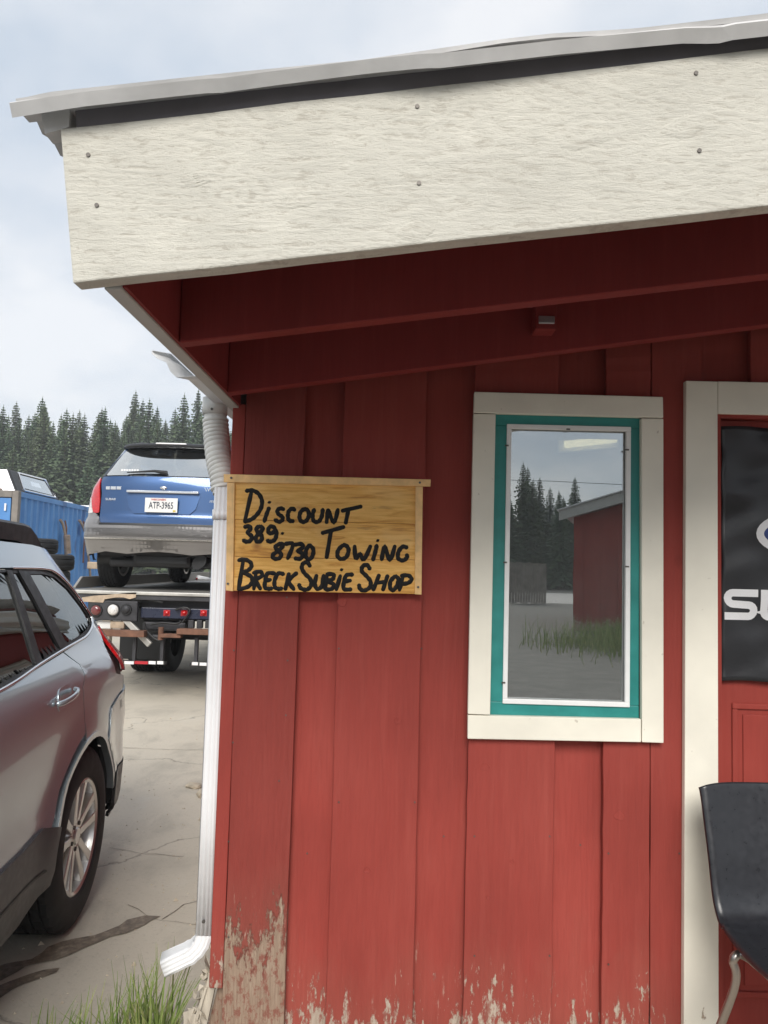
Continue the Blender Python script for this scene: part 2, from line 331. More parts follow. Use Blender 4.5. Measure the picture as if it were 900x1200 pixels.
# ------------------------------------------------------------------ mesh builder
class MB:
    def __init__(s): s.bm = bmesh.new()
    def face(s, pts):
        vs = [s.bm.verts.new(p) for p in pts]
        return s.bm.faces.new(vs)
    def box(s, lo, hi, mtx=None):
        x0, y0, z0 = lo; x1, y1, z1 = hi
        v = [s.bm.verts.new(p) for p in ((x0, y0, z0), (x1, y0, z0), (x1, y1, z0), (x0, y1, z0), (x0, y0, z1), (x1, y0, z1), (x1, y1, z1), (x0, y1, z1))]
        for f in ((3, 2, 1, 0), (4, 5, 6, 7), (0, 1, 5, 4), (1, 2, 6, 5), (2, 3, 7, 6), (3, 0, 4, 7)): s.bm.faces.new([v[i] for i in f])
        if mtx:
            for q in v: q.co = mtx @ q.co
        return s
    def prism(s, poly, d):
        """poly: list of 3D points (planar), extruded by vector d"""
        d = Vector(d); a = [s.bm.verts.new(p) for p in poly]; b = [s.bm.verts.new(Vector(p) + d) for p in poly]
        s.bm.faces.new(a); s.bm.faces.new(b[::-1]); n = len(a)
        for i in range(n): s.bm.faces.new((a[i], b[i], b[(i + 1) % n], a[(i + 1) % n]))
        return s
    def tube(s, path, r, seg=10, cap=True, ry=None, up=None):
        path = [Vector(p) for p in path]; rs = r if hasattr(r, '__len__') else [r] * len(path)
        rings = []; prev = None
        for i, p in enumerate(path):
            t = (path[min(i + 1, len(path) - 1)] - path[max(i - 1, 0)]).normalized()
            if up is not None: a = Vector(up) - t * t.dot(Vector(up))
            elif prev is None: a = t.orthogonal()
            else: a = prev - t * t.dot(prev)
            a.normalize(); prev = a; b = t.cross(a)
            k = 1 if ry is None else ry
            rings.append([s.bm.verts.new(p + a * cos(2 * pi * j / seg) * rs[i] + b * sin(2 * pi * j / seg) * rs[i] * k) for j in range(seg)])
        for i in range(len(rings) - 1):
            for j in range(seg):
                s.bm.faces.new((rings[i][j], rings[i][(j + 1) % seg], rings[i + 1][(j + 1) % seg], rings[i + 1][j]))
        if cap: s.bm.faces.new(rings[0][::-1]); s.bm.faces.new(rings[-1])
        return s
    def lathe(s, prof, seg=32, mtx=None, mod=None):
        """prof: (r, h) pairs about local Z"""
        rings = []
        for (r, h) in prof:
            ring = []
            for j in range(seg):
                rr = r if mod is None else mod(r, h, j)
                v = Vector((rr * cos(2 * pi * j / seg), rr * sin(2 * pi * j / seg), h))
                ring.append(s.bm.verts.new(mtx @ v if mtx else v))
            rings.append(ring)
        for i in range(len(rings) - 1):
            for j in range(seg): s.bm.faces.new((rings[i][j], rings[i][(j + 1) % seg], rings[i + 1][(j + 1) % seg], rings[i + 1][j]))
        return s
    def cyl(s, c, axis, r, h, seg=16):
        c = Vector(c); ax = Vector(axis).normalized(); return s.tube([c - ax * h / 2, c + ax * h / 2], r, seg)
    def grid(s, nu, nv, f):
        v = [[s.bm.verts.new(f(i / nu, j / nv)) for j in range(nv + 1)] for i in range(nu + 1)]
        for i in range(nu):
            for j in range(nv): s.bm.faces.new((v[i][j], v[i + 1][j], v[i + 1][j + 1], v[i][j + 1]))
        return s
    def build(s, name, mat, parent=None, smooth=None, bevel=0, label=None, kind=None, solid=0, recalc=True, sub=0):
        if recalc: bmesh.ops.recalc_face_normals(s.bm, faces=s.bm.faces)
        me = bpy.data.meshes.new(name); s.bm.to_mesh(me); s.bm.free()
        o = bpy.data.objects.new(name, me); COL.objects.link(o); me.materials.append(mat)
        if parent: o.parent = parent
        if smooth is not None:
            me.shade_smooth()
            if smooth < 179: me.set_sharp_from_angle(angle=radians(smooth))
        if solid:
            md = o.modifiers.new('s', 'SOLIDIFY'); md.thickness = solid; md.offset = 0
        if sub:
            md = o.modifiers.new('u', 'SUBSURF'); md.levels = sub; md.render_levels = sub
        if bevel:
            md = o.modifiers.new('b', 'BEVEL'); md.width = bevel; md.segments = 2; md.limit_method = 'ANGLE'; md.angle_limit = radians(40)
        if label: o['label'] = label
        if kind: o['kind'] = kind
        return o

def thing(name, loc, label, cat, group=None, rz=0):
    o = bpy.data.objects.new(name, None); COL.objects.link(o); o.location = loc; o.rotation_euler = (0, 0, rz)
    o.empty_display_size = .2; o['label'] = label; o['category'] = cat
    if group: o['group'] = group
    return o
def tag(o, label, cat, group=None, kind=None):
    o['label'] = label; o['category'] = cat
    if group: o['group'] = group
    if kind: o['kind'] = kind
    return o
def struct(o, label, cat='ground'):
    o['kind'] = 'structure'; o['label'] = label; o['category'] = cat; return o
def box(name, mat, lo, hi, parent=None, bevel=0, **kw): return MB().box(lo, hi).build(name, mat, parent, bevel=bevel, **kw)
def copy_tree(o, parent=None):
    c = o.copy(); COL.objects.link(c)
    if parent: c.parent = parent
    for ch in list(o.children): copy_tree(ch, c)
    return c
rnd = random.random
def ru(a, b): return a + (b - a) * rnd()

# ------------------------------------------------------------------ ground
m = MB(); m.face([(-900, -900, -.02), (900, -900, -.02), (900, 900, -.02), (-900, 900, -.02)])
struct(m.build('ground', M['gravel']), 'wide gravelly ground reaching the forest', 'ground')
m = MB(); m.face([(-13, .9, 0), (.295, .9, 0), (.295, 26, 0), (-13, 26, 0)])
struct(m.build('concrete_yard', M['concrete']), 'worn cracked concrete yard beside the red shop', 'pavement')
m = MB(); m.face([(-40, -45, -.014), (40, -45, -.014), (40, -30, -.014), (-40, -30, -.014)])
struct(m.build('far_road', var('pale_road_surface', (.45, .43, .40), .9)), 'pale road across the yard behind the photographer', 'road')
box('porch_slab', M['concrete'], (.30, .9, -.05), (4.4, 2.16, .205), bevel=.012)['kind'] = 'structure'
bpy.data.objects['porch_slab']['label'] = 'raised concrete porch slab under the red shop door'; bpy.data.objects['porch_slab']['category'] = 'porch'

def ground_patch(name, px, mat, z, label, jit=.012):
    pts = [atZ(x, y, z) for x, y in px]; out = []
    for i in range(len(pts)):
        a, b = pts[i], pts[(i + 1) % len(pts)]; n = max(1, int((b - a).length / .04))
        for k in range(n):
            p = a.lerp(b, k / n); out.append((p.x + ru(-jit, jit), p.y + ru(-jit, jit), z))
    bm = bmesh.new(); f = bm.faces.new([bm.verts.new(p) for p in out]); bmesh.ops.triangulate(bm, faces=[f])
    mb = MB(); mb.bm.free(); mb.bm = bm
    return struct(mb.build(name, mat, recalc=False), label, 'stain')
ground_patch('damp_stain', [(-60, 1195), (-10, 1135), (35, 1122), (60, 1108), (100, 1097), (128, 1090), (150, 1078), (170, 1072), (186, 1074), (170, 1084), (145, 1092), (130, 1098), (100, 1112), (62, 1124), (30, 1132), (0, 1150), (-60, 1225)], M['wet'], .004, 'damp dark silt streak crossing the concrete below the silver car')
ground_patch('damp_stain', [(-60, 1230), (-5, 1158), (30, 1142), (70, 1132), (62, 1140), (30, 1152), (5, 1168), (-50, 1262)], M['wet'], .004, 'shorter dark silt streak at the left edge of the concrete')
def crack(px, w=.0017):
    pts = [atZ(x, y, .003) for x, y in px]; q = [pts[0]]
    for i in range(len(pts) - 1):
        a, b = pts[i], pts[i + 1]; n = max(2, int((b - a).length / .05))
        for k in range(1, n + 1):
            p = a.lerp(b, k / n); q.append(p + Vector((ru(-.008, .008), ru(-.008, .008), 0)))
    m = MB()
    for i in range(len(q) - 1):
        t = (q[i + 1] - q[i]).normalized(); s_ = Vector((-t.y, t.x, 0)) * w * ru(.4, 1.2)
        m.face([q[i] - s_, q[i + 1] - s_, q[i + 1] + s_, q[i] + s_])
    return struct(m.build('crack', M['wet'], recalc=False), 'thin crack in the concrete yard', 'crack')
crack([(128, 993), (170, 1000), (216, 1004)]); crack([(150, 1060), (172, 1072), (190, 1078), (240, 1085)]); crack([(190, 1077), (215, 1060), (246, 1050)], .002)
crack([(143, 876), (190, 878), (246, 879)], .003)

# ------------------------------------------------------------------ red shop
SL = .1345
def zroof(X, z0=1.883): return z0 + SL * (X + .522)      # underside line of the roof framing
shop = thing('repair_shop', (1.8, 4.8, 0), 'red board-sided shop building with cream trim and a low sloping roof', 'building')
def P(o):   # parent without moving
    o.parent = shop; o.matrix_parent_inverse = Matrix.Translation(-shop.location); return o
def board(x0, x1, z0, z1f, y0, th, mat, name='wall_board', taperz=True, jit=.0014):
    """vertical board, front face at y0 (towards the camera), thickness th; z1f(x) top"""
    m = MB(); n = 14; rows = []
    for i in range(n + 1):
        t = i / n; za = z0 + (z1f(x0) - z0) * t; zb = z0 + (z1f(x1) - z0) * t
        ja, jb = ru(-jit, jit), ru(-jit, jit); jy = ru(-.0008, .0008)
        if i == 0: za += ru(-.004, .004); zb += ru(-.004, .004)
        rows.append([m.bm.verts.new(p) for p in ((x0 + ja, y0 + jy, za), (x1 + jb, y0 + jy, zb), (x1 + jb, y0 + th, zb), (x0 + ja, y0 + th, za))])
    for i in range(n):
        for j in range(4): m.bm.faces.new((rows[i][j], rows[i][(j + 1) % 4], rows[i + 1][(j + 1) % 4], rows[i + 1][j]))
    m.bm.faces.new(rows[0][::-1]); m.bm.faces.new(rows[-1])
    return P(m.build(name, mat, bevel=.0025))
YF = 2.15
wtop = lambda x: zroof(x, 1.883) + .17 + .02 * x
ZB = .13
WIN = (.226, .733, 1.0, 1.936)      # hidden behind the trim
def cut_board(x0, x1, y0, th, mat):
    if x1 > WIN[0] + .005 and x0 < .70:
        board(x0, x1, ZB, lambda x: WIN[2], y0, th, mat); board(x0, x1, WIN[3], wtop, y0, th, mat)
    elif x1 > .86 and x0 < 1.84:
        board(x0, x1, 1.985, wtop, y0, th, mat)
    else: board(x0, x1, ZB, wtop, y0, th, mat)
proud = [(-.435, -.267), (-.156, .0775), (.213, .45), (.583, .7095), (.7125, .852), (.99, 1.22), (1.35, 1.58), (1.90, 2.1), (2.23, 2.46), (2.6, 2.83), (2.97, 3.2), (3.34, 3.57), (3.71, 3.94)]
rec = [(-.275, -.148), (.070, .221), (.443, .59), (.845, 1.0), (1.21, 1.36), (1.57, 1.91), (2.09, 2.24), (2.45, 2.61), (2.82, 2.98), (3.19, 3.35), (3.56, 3.72), (3.93, 4.1)]
for i, (a, b) in enumerate(proud): cut_board(a, b, YF + (.001 if i % 2 else 0) + (.0015 if a == .7125 else 0), .022, M['red_worn'] if i == 0 else M['red'])
for i, (a, b) in enumerate(rec): cut_board(a, b, YF + .0285 + (.0007 if i % 2 else 0), .017, M['red'])
# rear sheathing with the window and door openings
for lo, hi in (((-.43, YF + .047, .02), (.226, YF + .10, 1.86)), ((.733, YF + .047, .02), (.86, YF + .10, 2.0)), ((.226, YF + .047, .02), (.733, YF + .10, 1.0)), ((.226, YF + .047, 1.936), (.733, YF + .10, 1.975)), ((1.84, YF + .047, .02), (4.1, YF + .10, 2.17))):
    P(box('sheathing', M['dark'], lo, hi))
# side wall (left), corner board and far walls
P(box('corner_board', M['red'], (-.474, YF + .004, .30), (-.4365, YF + .10, 1.90), bevel=.003))
side_proto = None
for k in range(27):
    y = YF + .105 + k * .22
    o = box('side_board', M['red'], (-.466, y, .12), (-.444, y + .19, 1.92), bevel=.003) if side_proto is None else side_proto.copy()
    if side_proto is None: side_proto = o; y00 = y
    else: COL.objects.link(o); o.location = (0, y - y00, 0)
    if k == 0: P(o)
    else: o.parent = shop
P(box('side_sheathing', M['red_shaded'], (-.443, YF + .105, .0), (-.36, 8.1, 1.93)))
P(box('back_wall', M['red_shaded'], (-.36, 8.0, 0), (4.1, 8.1, 2.1))); P(box('right_wall', M['red_shaded'], (4.0, YF + .11, 0), (4.1, 7.99, 2.4)))
P(box('foundation_sill', M['dark'], (-.43, YF + .03, 0), (4.0, YF + .115, .12)))
# rotten bottom of the corner: pale split wood, red stub and plaster crumbs
m = MB(); m.prism([(-.474, YF + .012, .345), (-.452, YF + .012, .335), (-.475, YF + .012, .21), (-.50, YF + .012, .12), (-.535, YF + .012, .10), (-.505, YF + .012, .20)], (0, .02, 0)); P(m.build('split_board', M['bare_wood']))
m = MB(); m.prism([(-.446, YF + .035, .33), (-.436, YF + .035, .30), (-.436, YF + .035, .06), (-.49, YF + .035, .06), (-.485, YF + .035, .16)], (0, .03, 0)); P(m.build('stub_board', M['red_worn']))
m = MB(); m.prism([(-.485, YF + .004, .30), (-.479, YF + .004, .30), (-.53, YF + .004, .10), (-.55, YF + .004, .09)], (0, .012, 0)); P(m.build('splinter', M['bare_wood']))

# nail heads and knots in the boards
for px, py in ((274, 762), (337, 774), (335, 838), (327, 915), (273, 870), (268, 986), (268, 1098), (336, 700), (486, 620), (494, 760), (546, 1000), (397, 760), (397, 940), (486, 940), (556, 980), (644, 980), (644, 1120), (556, 1120), (713, 1000), (796, 1000), (713, 1130), (360, 1000), (520, 980), (680, 990)):
    p = atY(px, py, 2.150 if not (343 < px < 390 or 490 < px < 548 or 650 < px < 707) else 2.1785)
    P(MB().cyl((p.x, p.y - .0006, p.z), (0, 1, 0), .0024, .002, 8).build('nail', M['screw']))
for px, py, r_ in ((568, 899, .013), (726, 956, .015), (401, 706, .014), (466, 845, .010), (572, 1052, .007), (430, 1020, .009), (600, 1010, .006)):
    p = atY(px, py, 2.150); m = MB()
    m.lathe([(r_ * 1.0, 0), (r_ * .9, .0011), (r_ * .75, .0003), (r_ * .6, .0010), (r_ * .4, .0), (0, .0006)], 22, Matrix.Translation((p.x, 2.1497, p.z)) @ Matrix.Rotation(pi / 2, 4, 'X') @ Matrix.Diagonal((1, .82, 1, 1)), lambda r, h, j: r * (1 + .10 * sin(j * .9 + px)))
    P(m.build('knot', M['red'], smooth=60))
# roof framing
XR = 4.35
def slope_board(name, mat, y0, y1, h, xl, xr, zl, sl=SL, square=True, bevel=.003, jit=0):
    """board running up the slope; zl = bottom height at x = xl; h measured square to the slope"""
    a = math.atan(sl); n = 40; m = MB(); rows = []
    for i in range(n + 1):
        x = xl + (xr - xl) * i / n; z = zl + sl * (x - xl); j1 = ru(-jit, jit); j2 = ru(-jit, jit)
        dx = -sin(a) * h if square else 0; dz = cos(a) * h if square else h
        rows.append([m.bm.verts.new(p) for p in ((x, y0, z + j1), (x + dx, y0, z + dz + j2), (x + dx, y1, z + dz + j2), (x, y1, z + j1))])
    for i in range(n):
        for j in range(4): m.bm.faces.new((rows[i][j], rows[i + 1][j], rows[i + 1][(j + 1) % 4], rows[i][(j + 1) % 4]))
    m.bm.faces.new(rows[0]); m.bm.faces.new(rows[-1][::-1])
    return P(m.build(name, mat, bevel=bevel))
f_lo = atY(85, 332, 1.18); f_hi = atY(900, 241, 1.18); fsl = (f_hi.z - f_lo.z) / (f_hi.x - f_lo.x)
fascia = slope_board('fascia_board', M['cream_rough'], 1.18, 1.214, .257, f_lo.x, XR, f_lo.z, fsl, jit=.0015)
for px, py in ((103, 181), (113, 240), (489, 124), (491, 214), (816, 85), (820, 176)):
    p = atY(px, py, 1.178); o = MB().tube([p, p + Vector((0, .006, 0))], .0036, 8).build('screw', M['screw'], fascia)
for px, py, r_ in ((486, 271, .011), (683, 158, .017), (345, 232, .013), (490, 196, .022), (230, 210, .009), (800, 150, .012)):
    p = atY(px, py, 1.1795); m = MB()
    m.lathe([(r_ * 1.9, -.0006), (r_ * 1.5, .0010), (r_ * 1.15, .0), (r_ * .9, .0014), (r_ * .6, .0003), (r_ * .3, .0012), (0, .0)], 30, Matrix.Translation(p) @ Matrix.Rotation(radians(-7.7), 4, 'Y') @ Matrix.Rotation(pi / 2, 4, 'X') @ Matrix.Diagonal((1.5, .75, 1, 1)), lambda r, h, j: r * (1 + .09 * sin(j * .8 + px) + .06 * sin(j * 2.1)))
    m.build('knot', M['cream_rough'], fascia, smooth=60)
XE = -.449
def dref(pxs, Y): return [atY(*p, Y) for p in pxs]
r1a, r1b = dref([(213, 401), (895, 322)], 1.516); r2a, r2b = dref([(271, 460), (895, 381)], 1.965)
s1 = (r1b.z - r1a.z) / (r1b.x - r1a.x); s2 = (r2b.z - r2a.z) / (r2b.x - r2a.x)
print('RAFT', r1a, r1b, s1, r2a, r2b, s2, f_lo, fsl)
slope_board('rafter', M['red_shaded'], 1.516, 1.554, .235, XE + .001, XR - .05, r1a.z + (XE - r1a.x) * s1, s1, square=False)
slope_board('rafter', M['red_shaded'], 1.965, 2.003, .235, XE + .001, XR - .05, r2a.z + (XE - r2a.x) * s2, s2, square=False)
# eave board along the left edge: pale outside, dull red inside
def yb(x0, x1, y0, y1, z0, z1, name, mat): return P(box(name, mat, (x0, y0, z0), (x1, y1, z1), bevel=.002))
yb(-.486, XE - .008, 1.216, 8.3, 1.888, 2.13, 'eave_board', M['eave_grey'])
P(box('eave_lining', M['red_shaded'], (XE - .007, 1.2165, 1.892), (XE, 2.14, 2.12)))
# roof deck and sheets
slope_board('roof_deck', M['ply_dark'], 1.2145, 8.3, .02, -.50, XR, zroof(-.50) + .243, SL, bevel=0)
m = MB(); nX, nY = 30, 120
def corr(u, v, up=0):
    x = -.618 + u * (XR + .1 + .618); y = 1.175 + v * 7.25
    return (x + ru(-.002, .002), y, zroof(x) + .300 + up + .009 * cos(y * 2 * pi / .0675) + (.004 * sin(x * 9 + y * 5) if v < .1 else 0))
nY = 7 * 60
m.grid(nX, nY, corr); P(m.build('roof_sheet', M['sheet'], smooth=60))
slope_board('drip_board', M['drip'], 1.186, 1.213, .052, f_lo.x + .01 - .02, XR, f_lo.z + .2595 + SL * (-.02), fsl, bevel=0)
# crumpled metal edge strip
def edge_strip(seed, x0, name, prof, wy, wz):
    """prof: (distance out from y=1.205, height above the framing line, share of the waviness)"""
    rs = random.Random(seed); kx, kv = [x0 - .1], [0.]
    while kx[-1] < (XR + 1) * 1.5 + 3: kx.append(kx[-1] + rs.choice([.03, .06, .11, .19, .30])); kv.append(rs.uniform(-1, .7) if rs.random() < .6 else kv[-1] * .3)
    ks = [(rs.uniform(2.5, 5), rs.uniform(0, 6), .5), (rs.uniform(6, 10), rs.uniform(0, 6), .32), (rs.uniform(14, 20), rs.uniform(0, 6), .2), (rs.uniform(35, 50), rs.uniform(0, 6), .10)]
    def w(x):
        for i in range(1, len(kx)):
            if x <= kx[i]: return kv[i - 1] + (kv[i] - kv[i - 1]) * (x - kx[i - 1]) / (kx[i] - kx[i - 1])
        return 0
    def w_old(x): return sum((1 - 2 * abs(sin(k * x + p)) ** .8) * a for k, p, a in ks)
    m = MB(); n = len(prof) - 1
    def g(u, v):
        x = x0 + u * (XR - x0); e = w(x); e2 = w(x * 1.3 + 2); d, h, k = prof[min(int(v * n + 1e-6), n)]
        return (x, 1.205 - d - wy * e2 * k, zroof(x) + h + wz * e * k)
    m.grid(260, n, g); return P(m.build(name, M['sheet'], solid=.0011))
edge_strip(3, -.620, 'edge_flashing', [(0, .292, 0), (.04, .291, .2), (.060, .290, .5), (.062, .289, .8), (.050, .2735, 1)], .020, .0085)
edge_strip(8, -.617, 'edge_flashing', [(0, .304, 0), (.035, .303, .3), (.054, .300, .7), (.050, .294, 1)], .014, .011)
# left verge strip closing the corner
m = MB()
def vg(u, v):
    y = 1.15 + u * .28; return (-.640 + v * .135, y, zroof(-.640) + .300 + .011 * cos(y * 2 * pi / .0675) * (1 - v) - .035 * v - .012 * v)
m.grid(48, 4, vg); m.bm.free()
m = MB(); m.prism([(f_lo.x - .060, 1.183, zroof(f_lo.x - .06) + .255), (f_lo.x - .022, 1.183, zroof(f_lo.x - .022) + .262), (f_lo.x - .022, 1.183, zroof(f_lo.x) + .300), (-.590, 1.183, zroof(-.59) + .288)], (0, .03, 0)); P(m.build('corner_flashing', M['sheet']))

# small painted bracket on the second rafter
pb = atY(636, 372, 1.945)
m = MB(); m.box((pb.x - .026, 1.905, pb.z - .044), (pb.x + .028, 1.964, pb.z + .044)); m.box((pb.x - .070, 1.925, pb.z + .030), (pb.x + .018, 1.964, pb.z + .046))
br = P(m.build('rafter_bracket', M['red_shaded'], bevel=.003))
o = box('bracket_plate', M['trim_metal'], (pb.x - .018, 1.901, pb.z - .030), (pb.x + .022, 1.9065, pb.z - .010), br, bevel=.002)
def SP(o, parent):    # sub-part of the shop
    o.parent = parent; o.matrix_parent_inverse = Matrix.Translation(-shop.location); return o
# note: parts keep identity transforms, so the same inverse serves for sub-parts too
def root_part(name):
    e = bpy.data.objects.new(name, None); COL.objects.link(e); e.empty_display_size = .1; return P(e)
def SP(o, parent): o.parent = parent; return o

# ---- window
win = root_part('window')
YT = 2.128
def q(px, py, Y=YT): return atY(px, py, Y)
def quad_board(name, pts, mat, Y, th, parent, bevel=.002, label=None):
    m = MB(); m.prism([(p.x, Y, p.z) for p in pts], (0, th, 0)); return SP(m.build(name, mat, bevel=bevel, label=label), parent)
to = [q(556, 459), q(777, 465), q(778, 871), q(548, 866)]     # outer corners
ti = [q(581, 487), q(752, 490), q(750, 843), q(574, 838)]     # inner corners
quad_board('trim_board', [to[0], to[1], q(777.5, 489.5), q(555, 483.5)], M['cream_plain'], YT, .02, win)
quad_board('trim_board', [q(555, 484.5), q(581, 485), q(574.5, 838), q(548.3, 837)], M['cream_plain'], YT + .0015, .02, win)
quad_board('trim_board', [q(752, 490), q(777.7, 490.5), to[2], q(752.5, 870)], M['cream_plain'], YT + .001, .021, win)
quad_board('trim_board', [q(548.3, 838.3), q(751.5, 843), q(751.5, 870), to[3]], M['cream_plain'], YT + .0005, .02, win)
# reveal, sash and beads
ys = YT + .022
def rect_frame(name, o4, w, Y, th, mat, parent, bevel=.002):
    x0, x1 = o4[0], o4[1]; z0, z1 = o4[2], o4[3]
    for nm, lo, hi in ((name, (x0, Y, z1 - w[0]), (x1, Y + th, z1)), (name, (x0, Y, z0), (x1, Y + th, z0 + w[1])), (name, (x0, Y + .0004, z0 + w[1]), (x0 + w[2], Y + th, z1 - w[0])), (name, (x1 - w[3], Y + .0004, z0 + w[1]), (x1, Y + th, z1 - w[0]))):
        SP(box(nm, mat, lo, hi, bevel=bevel), parent)
sx0 = atY(576, 660, ys).x; sx1 = atY(749.5, 660, ys).x; sz0 = atY(660, 841, ys).z; sz1 = atY(665, 487, ys).z
gx0 = atY(593, 660, ys).x; gx1 = atY(736.5, 660, ys).x; gz0 = atY(660, 824.5, ys).z; gz1 = atY(665, 500.5, ys).z
rect_frame('sash', (sx0, sx1, sz0, sz1), (sz1 - gz1, gz0 - sz0, gx0 - sx0, sx1 - gx1), ys, .035, M['teal'], win)
rect_frame('glazing_bead', (gx0 - .004, gx1 + .004, gz0 - .004, gz1 + .004), (.013, .013, .013, .013), ys - .006, .014, M['white_vinyl'], win, .0015)
for px, py in ((594, 522), (592, 659), (590, 800), (735, 527), (735, 664), (666, 503)):
    p = atY(px, py, ys - .008); SP(box('glazing_clip', M['screw'], (p.x - .005, ys - .0085, p.z - .002), (p.x + .005, ys - .0055, p.z + .002)), win)
SP(box('glass_pane', M['pane'], (gx0 + .006, ys + .012, gz0 + .006), (gx1 - .006, ys + .0135, gz1 - .006)), win)
rect_frame('inner_frame', (gx0 + .007, gx1 - .007, gz0 + .007, gz1 - .007), (.010, .022, .006, .012), ys + .020, .012, M['dark'], win, 0)
rect_frame('reveal_liner', (WIN[0] + .001, WIN[1] - .001, WIN[2] + .001, WIN[3] - .001), (.010, .008, .006, .005), ys - .001, .06, M['dark'], win, 0)
# room behind
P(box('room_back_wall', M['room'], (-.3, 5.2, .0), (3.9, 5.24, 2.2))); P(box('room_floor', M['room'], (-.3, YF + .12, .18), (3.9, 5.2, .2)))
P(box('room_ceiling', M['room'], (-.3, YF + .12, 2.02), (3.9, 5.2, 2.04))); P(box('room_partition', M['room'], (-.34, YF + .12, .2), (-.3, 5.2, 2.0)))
la, lb = atY(662, 521, 3.3), atY(722, 514.5, 3.3)
tube = thing('fluorescent_lamp', la, 'lit fluorescent tube glowing inside behind the window glass', 'lamp')
o = MB().tube([la - la, lb - la], .016, 10).build('lamp_tube', M['tube'], tube)
m = MB(); m.prism([Vector((-.02, .03, -.03)), lb - la + Vector((.02, .03, -.03)), lb - la + Vector((.02, .03, .03)), Vector((-.02, .03, .03))], (0, .03, 0)); m.build('lamp_housing', M['white_vinyl'], tube)

# ---- door
door = root_part('door')
dx0 = atY(843, 800, YT + .03).x
jx0, jx1 = atY(804.5, 700, YT).x, atY(842, 700, YT).x
quad_board('door_casing', [q(804, 446), q(841, 447), q(842.5, 1200), atY(843, 1290, YT), atY(801, 1290, YT), q(802.5, 900)], M['cream'], YT, .022, door)
hp = q(841.5, 447); hz = q(860, 485).z
SP(box('door_casing', M['cream_plain'], (hp.x, YT + .001, hz), (1.92, YT + .021, hp.z + .001), bevel=.002), door)
SP(box('door_casing', M['cream_plain'], (1.83, YT + .0015, .2), (1.92, YT + .021, hz - .001), bevel=.002), door)
SP(box('door_jamb', M['red_door'], (jx1 + .0005, YT + .010, .2), (jx1 + .012, YT + .10, hz + .01)), door)
SP(box('door_jamb', M['red_door'], (jx1 + .0125, YT + .010, hz - .01), (1.83, YT + .10, hz + .01)), door)
DY = YT + .042
leaf = SP(box('door_leaf', M['red_door'], (jx1 + .0125, DY, .232), (1.829, DY + .04, hz - .011)), door)
# raised mouldings round the lower panels
px1 = atY(857, 825, DY).x; pz1 = atY(870, 824, DY).z
for (a, b, c, d) in ((px1, px1 + .33, .32, pz1), (px1 + .45, px1 + .78, .32, pz1), (px1, px1 + .33, 1.2, 1.86), (px1 + .45, px1 + .78, 1.2, 1.86)):
    rect_frame('panel_moulding', (a, b, c, d), (.016, .016, .016, .016), DY - .007, .008, M['red_door'], door, .003)
    SP(box('door_panel', M['red_door'], (a + .03, DY - .005, c + .03), (b - .03, DY + .001, d - .03), bevel=.004), door)
SP(box('threshold', M['screw'], (jx1, YT - .03, .205), (1.83, DY + .03, .228), bevel=.003), door)
SP(MB().tube([(1.74, DY - .05, 1.12), (1.74, DY, 1.12)], .026, 16).build('door_knob', M['chrome']), door)

# ---- gutter and downspout
gut = root_part('gutter')
m = MB()
prof = [(-.489, 2.03), (-.4885, 1.945), (-.495, 1.938), (-.555, 1.938), (-.568, 1.955), (-.578, 1.985), (-.600, 1.998), (-.612, 2.012), (-.612, 2.022), (-.604, 2.022)]
prof = [(a_, 1.925 + (b_ - 1.938) * .8 if b_ < 2.025 else b_ - .05) for a_, b_ in prof]
ys_ = [1.93, 1.98, 2.1, 2.4, 3.2, 5, 8.3]
def gpt(i, j):
    x, z = prof[i]; y = ys_[j]
    if j == 0: x -= .018 * (i / 9) + (.0 if i < 3 else .012); z += -.006 if i > 2 else 0
    return (x, y, z)
V = [[m.bm.verts.new(gpt(i, j)) for j in range(len(ys_))] for i in range(len(prof))]
for i in range(len(prof) - 1):
    for j in range(len(ys_) - 1): m.bm.faces.new((V[i][j], V[i + 1][j], V[i + 1][j + 1], V[i][j + 1]))
SP(m.build('gutter_trough', M['white_metal'], smooth=40, solid=.0016), gut)
dsp = root_part('downspout')
XD = -.505; YD = 2.235
def rect_tube(path, hx, hy, seg_r=.010, rib=True):
    pass
def sect(hx, hy, groove=.0022):
    """rounded rectangular section with ribs on the long faces, as (u, v) points"""
    pts = []
    def side(a, b, nrm, ribs):
        n = 16
        for k in range(n):
            t = k / n; x = a[0] + (b[0] - a[0]) * t; y = a[1] + (b[1] - a[1]) * t
            g = -groove * (0.5 - .5 * cos(2 * pi * ribs * t)) if ribs else 0
            pts.append((x + nrm[0] * g, y + nrm[1] * g))
    r = .006
    side((-hx + r, -hy), (hx - r, -hy), (0, -1), 3); side((hx, -hy + r), (hx, hy - r), (1, 0), 4)
    side((hx - r, hy), (-hx + r, hy), (0, 1), 3); side((-hx, hy - r), (-hx, -hy + r), (-1, 0), 4)
    return pts
def sweep(path, hxs, hys, scale=None):
    m = MB(); rings = []
    for i, p in enumerate(path):
        p = Vector(p); t = (Vector(path[min(i + 1, len(path) - 1)]) - Vector(path[max(i - 1, 0)])).normalized()
        w = Vector((0, 1, 0)); w = (w - t * t.dot(w)).normalized(); u = w.cross(t) * -1
        if u.x < 0 and abs(u.x) > .3: pass
        sc_ = 1 if scale is None else scale(i)
        rings.append([m.bm.verts.new(p + u * a * sc_ + w * b * sc_) for a, b in sect(hxs, hys)])
    n = len(rings[0])
    for i in range(len(rings) - 1):
        for j in range(n): m.bm.faces.new((rings[i][j], rings[i][(j + 1) % n], rings[i + 1][(j + 1) % n], rings[i + 1][j]))
    return m
SP(sweep([(XD, YD, 1.665), (XD, YD, 1.2), (XD, YD, .8), (XD, YD, .415)], .0245, .037).build('pipe', M['white_metal'], smooth=50, solid=.001), dsp)
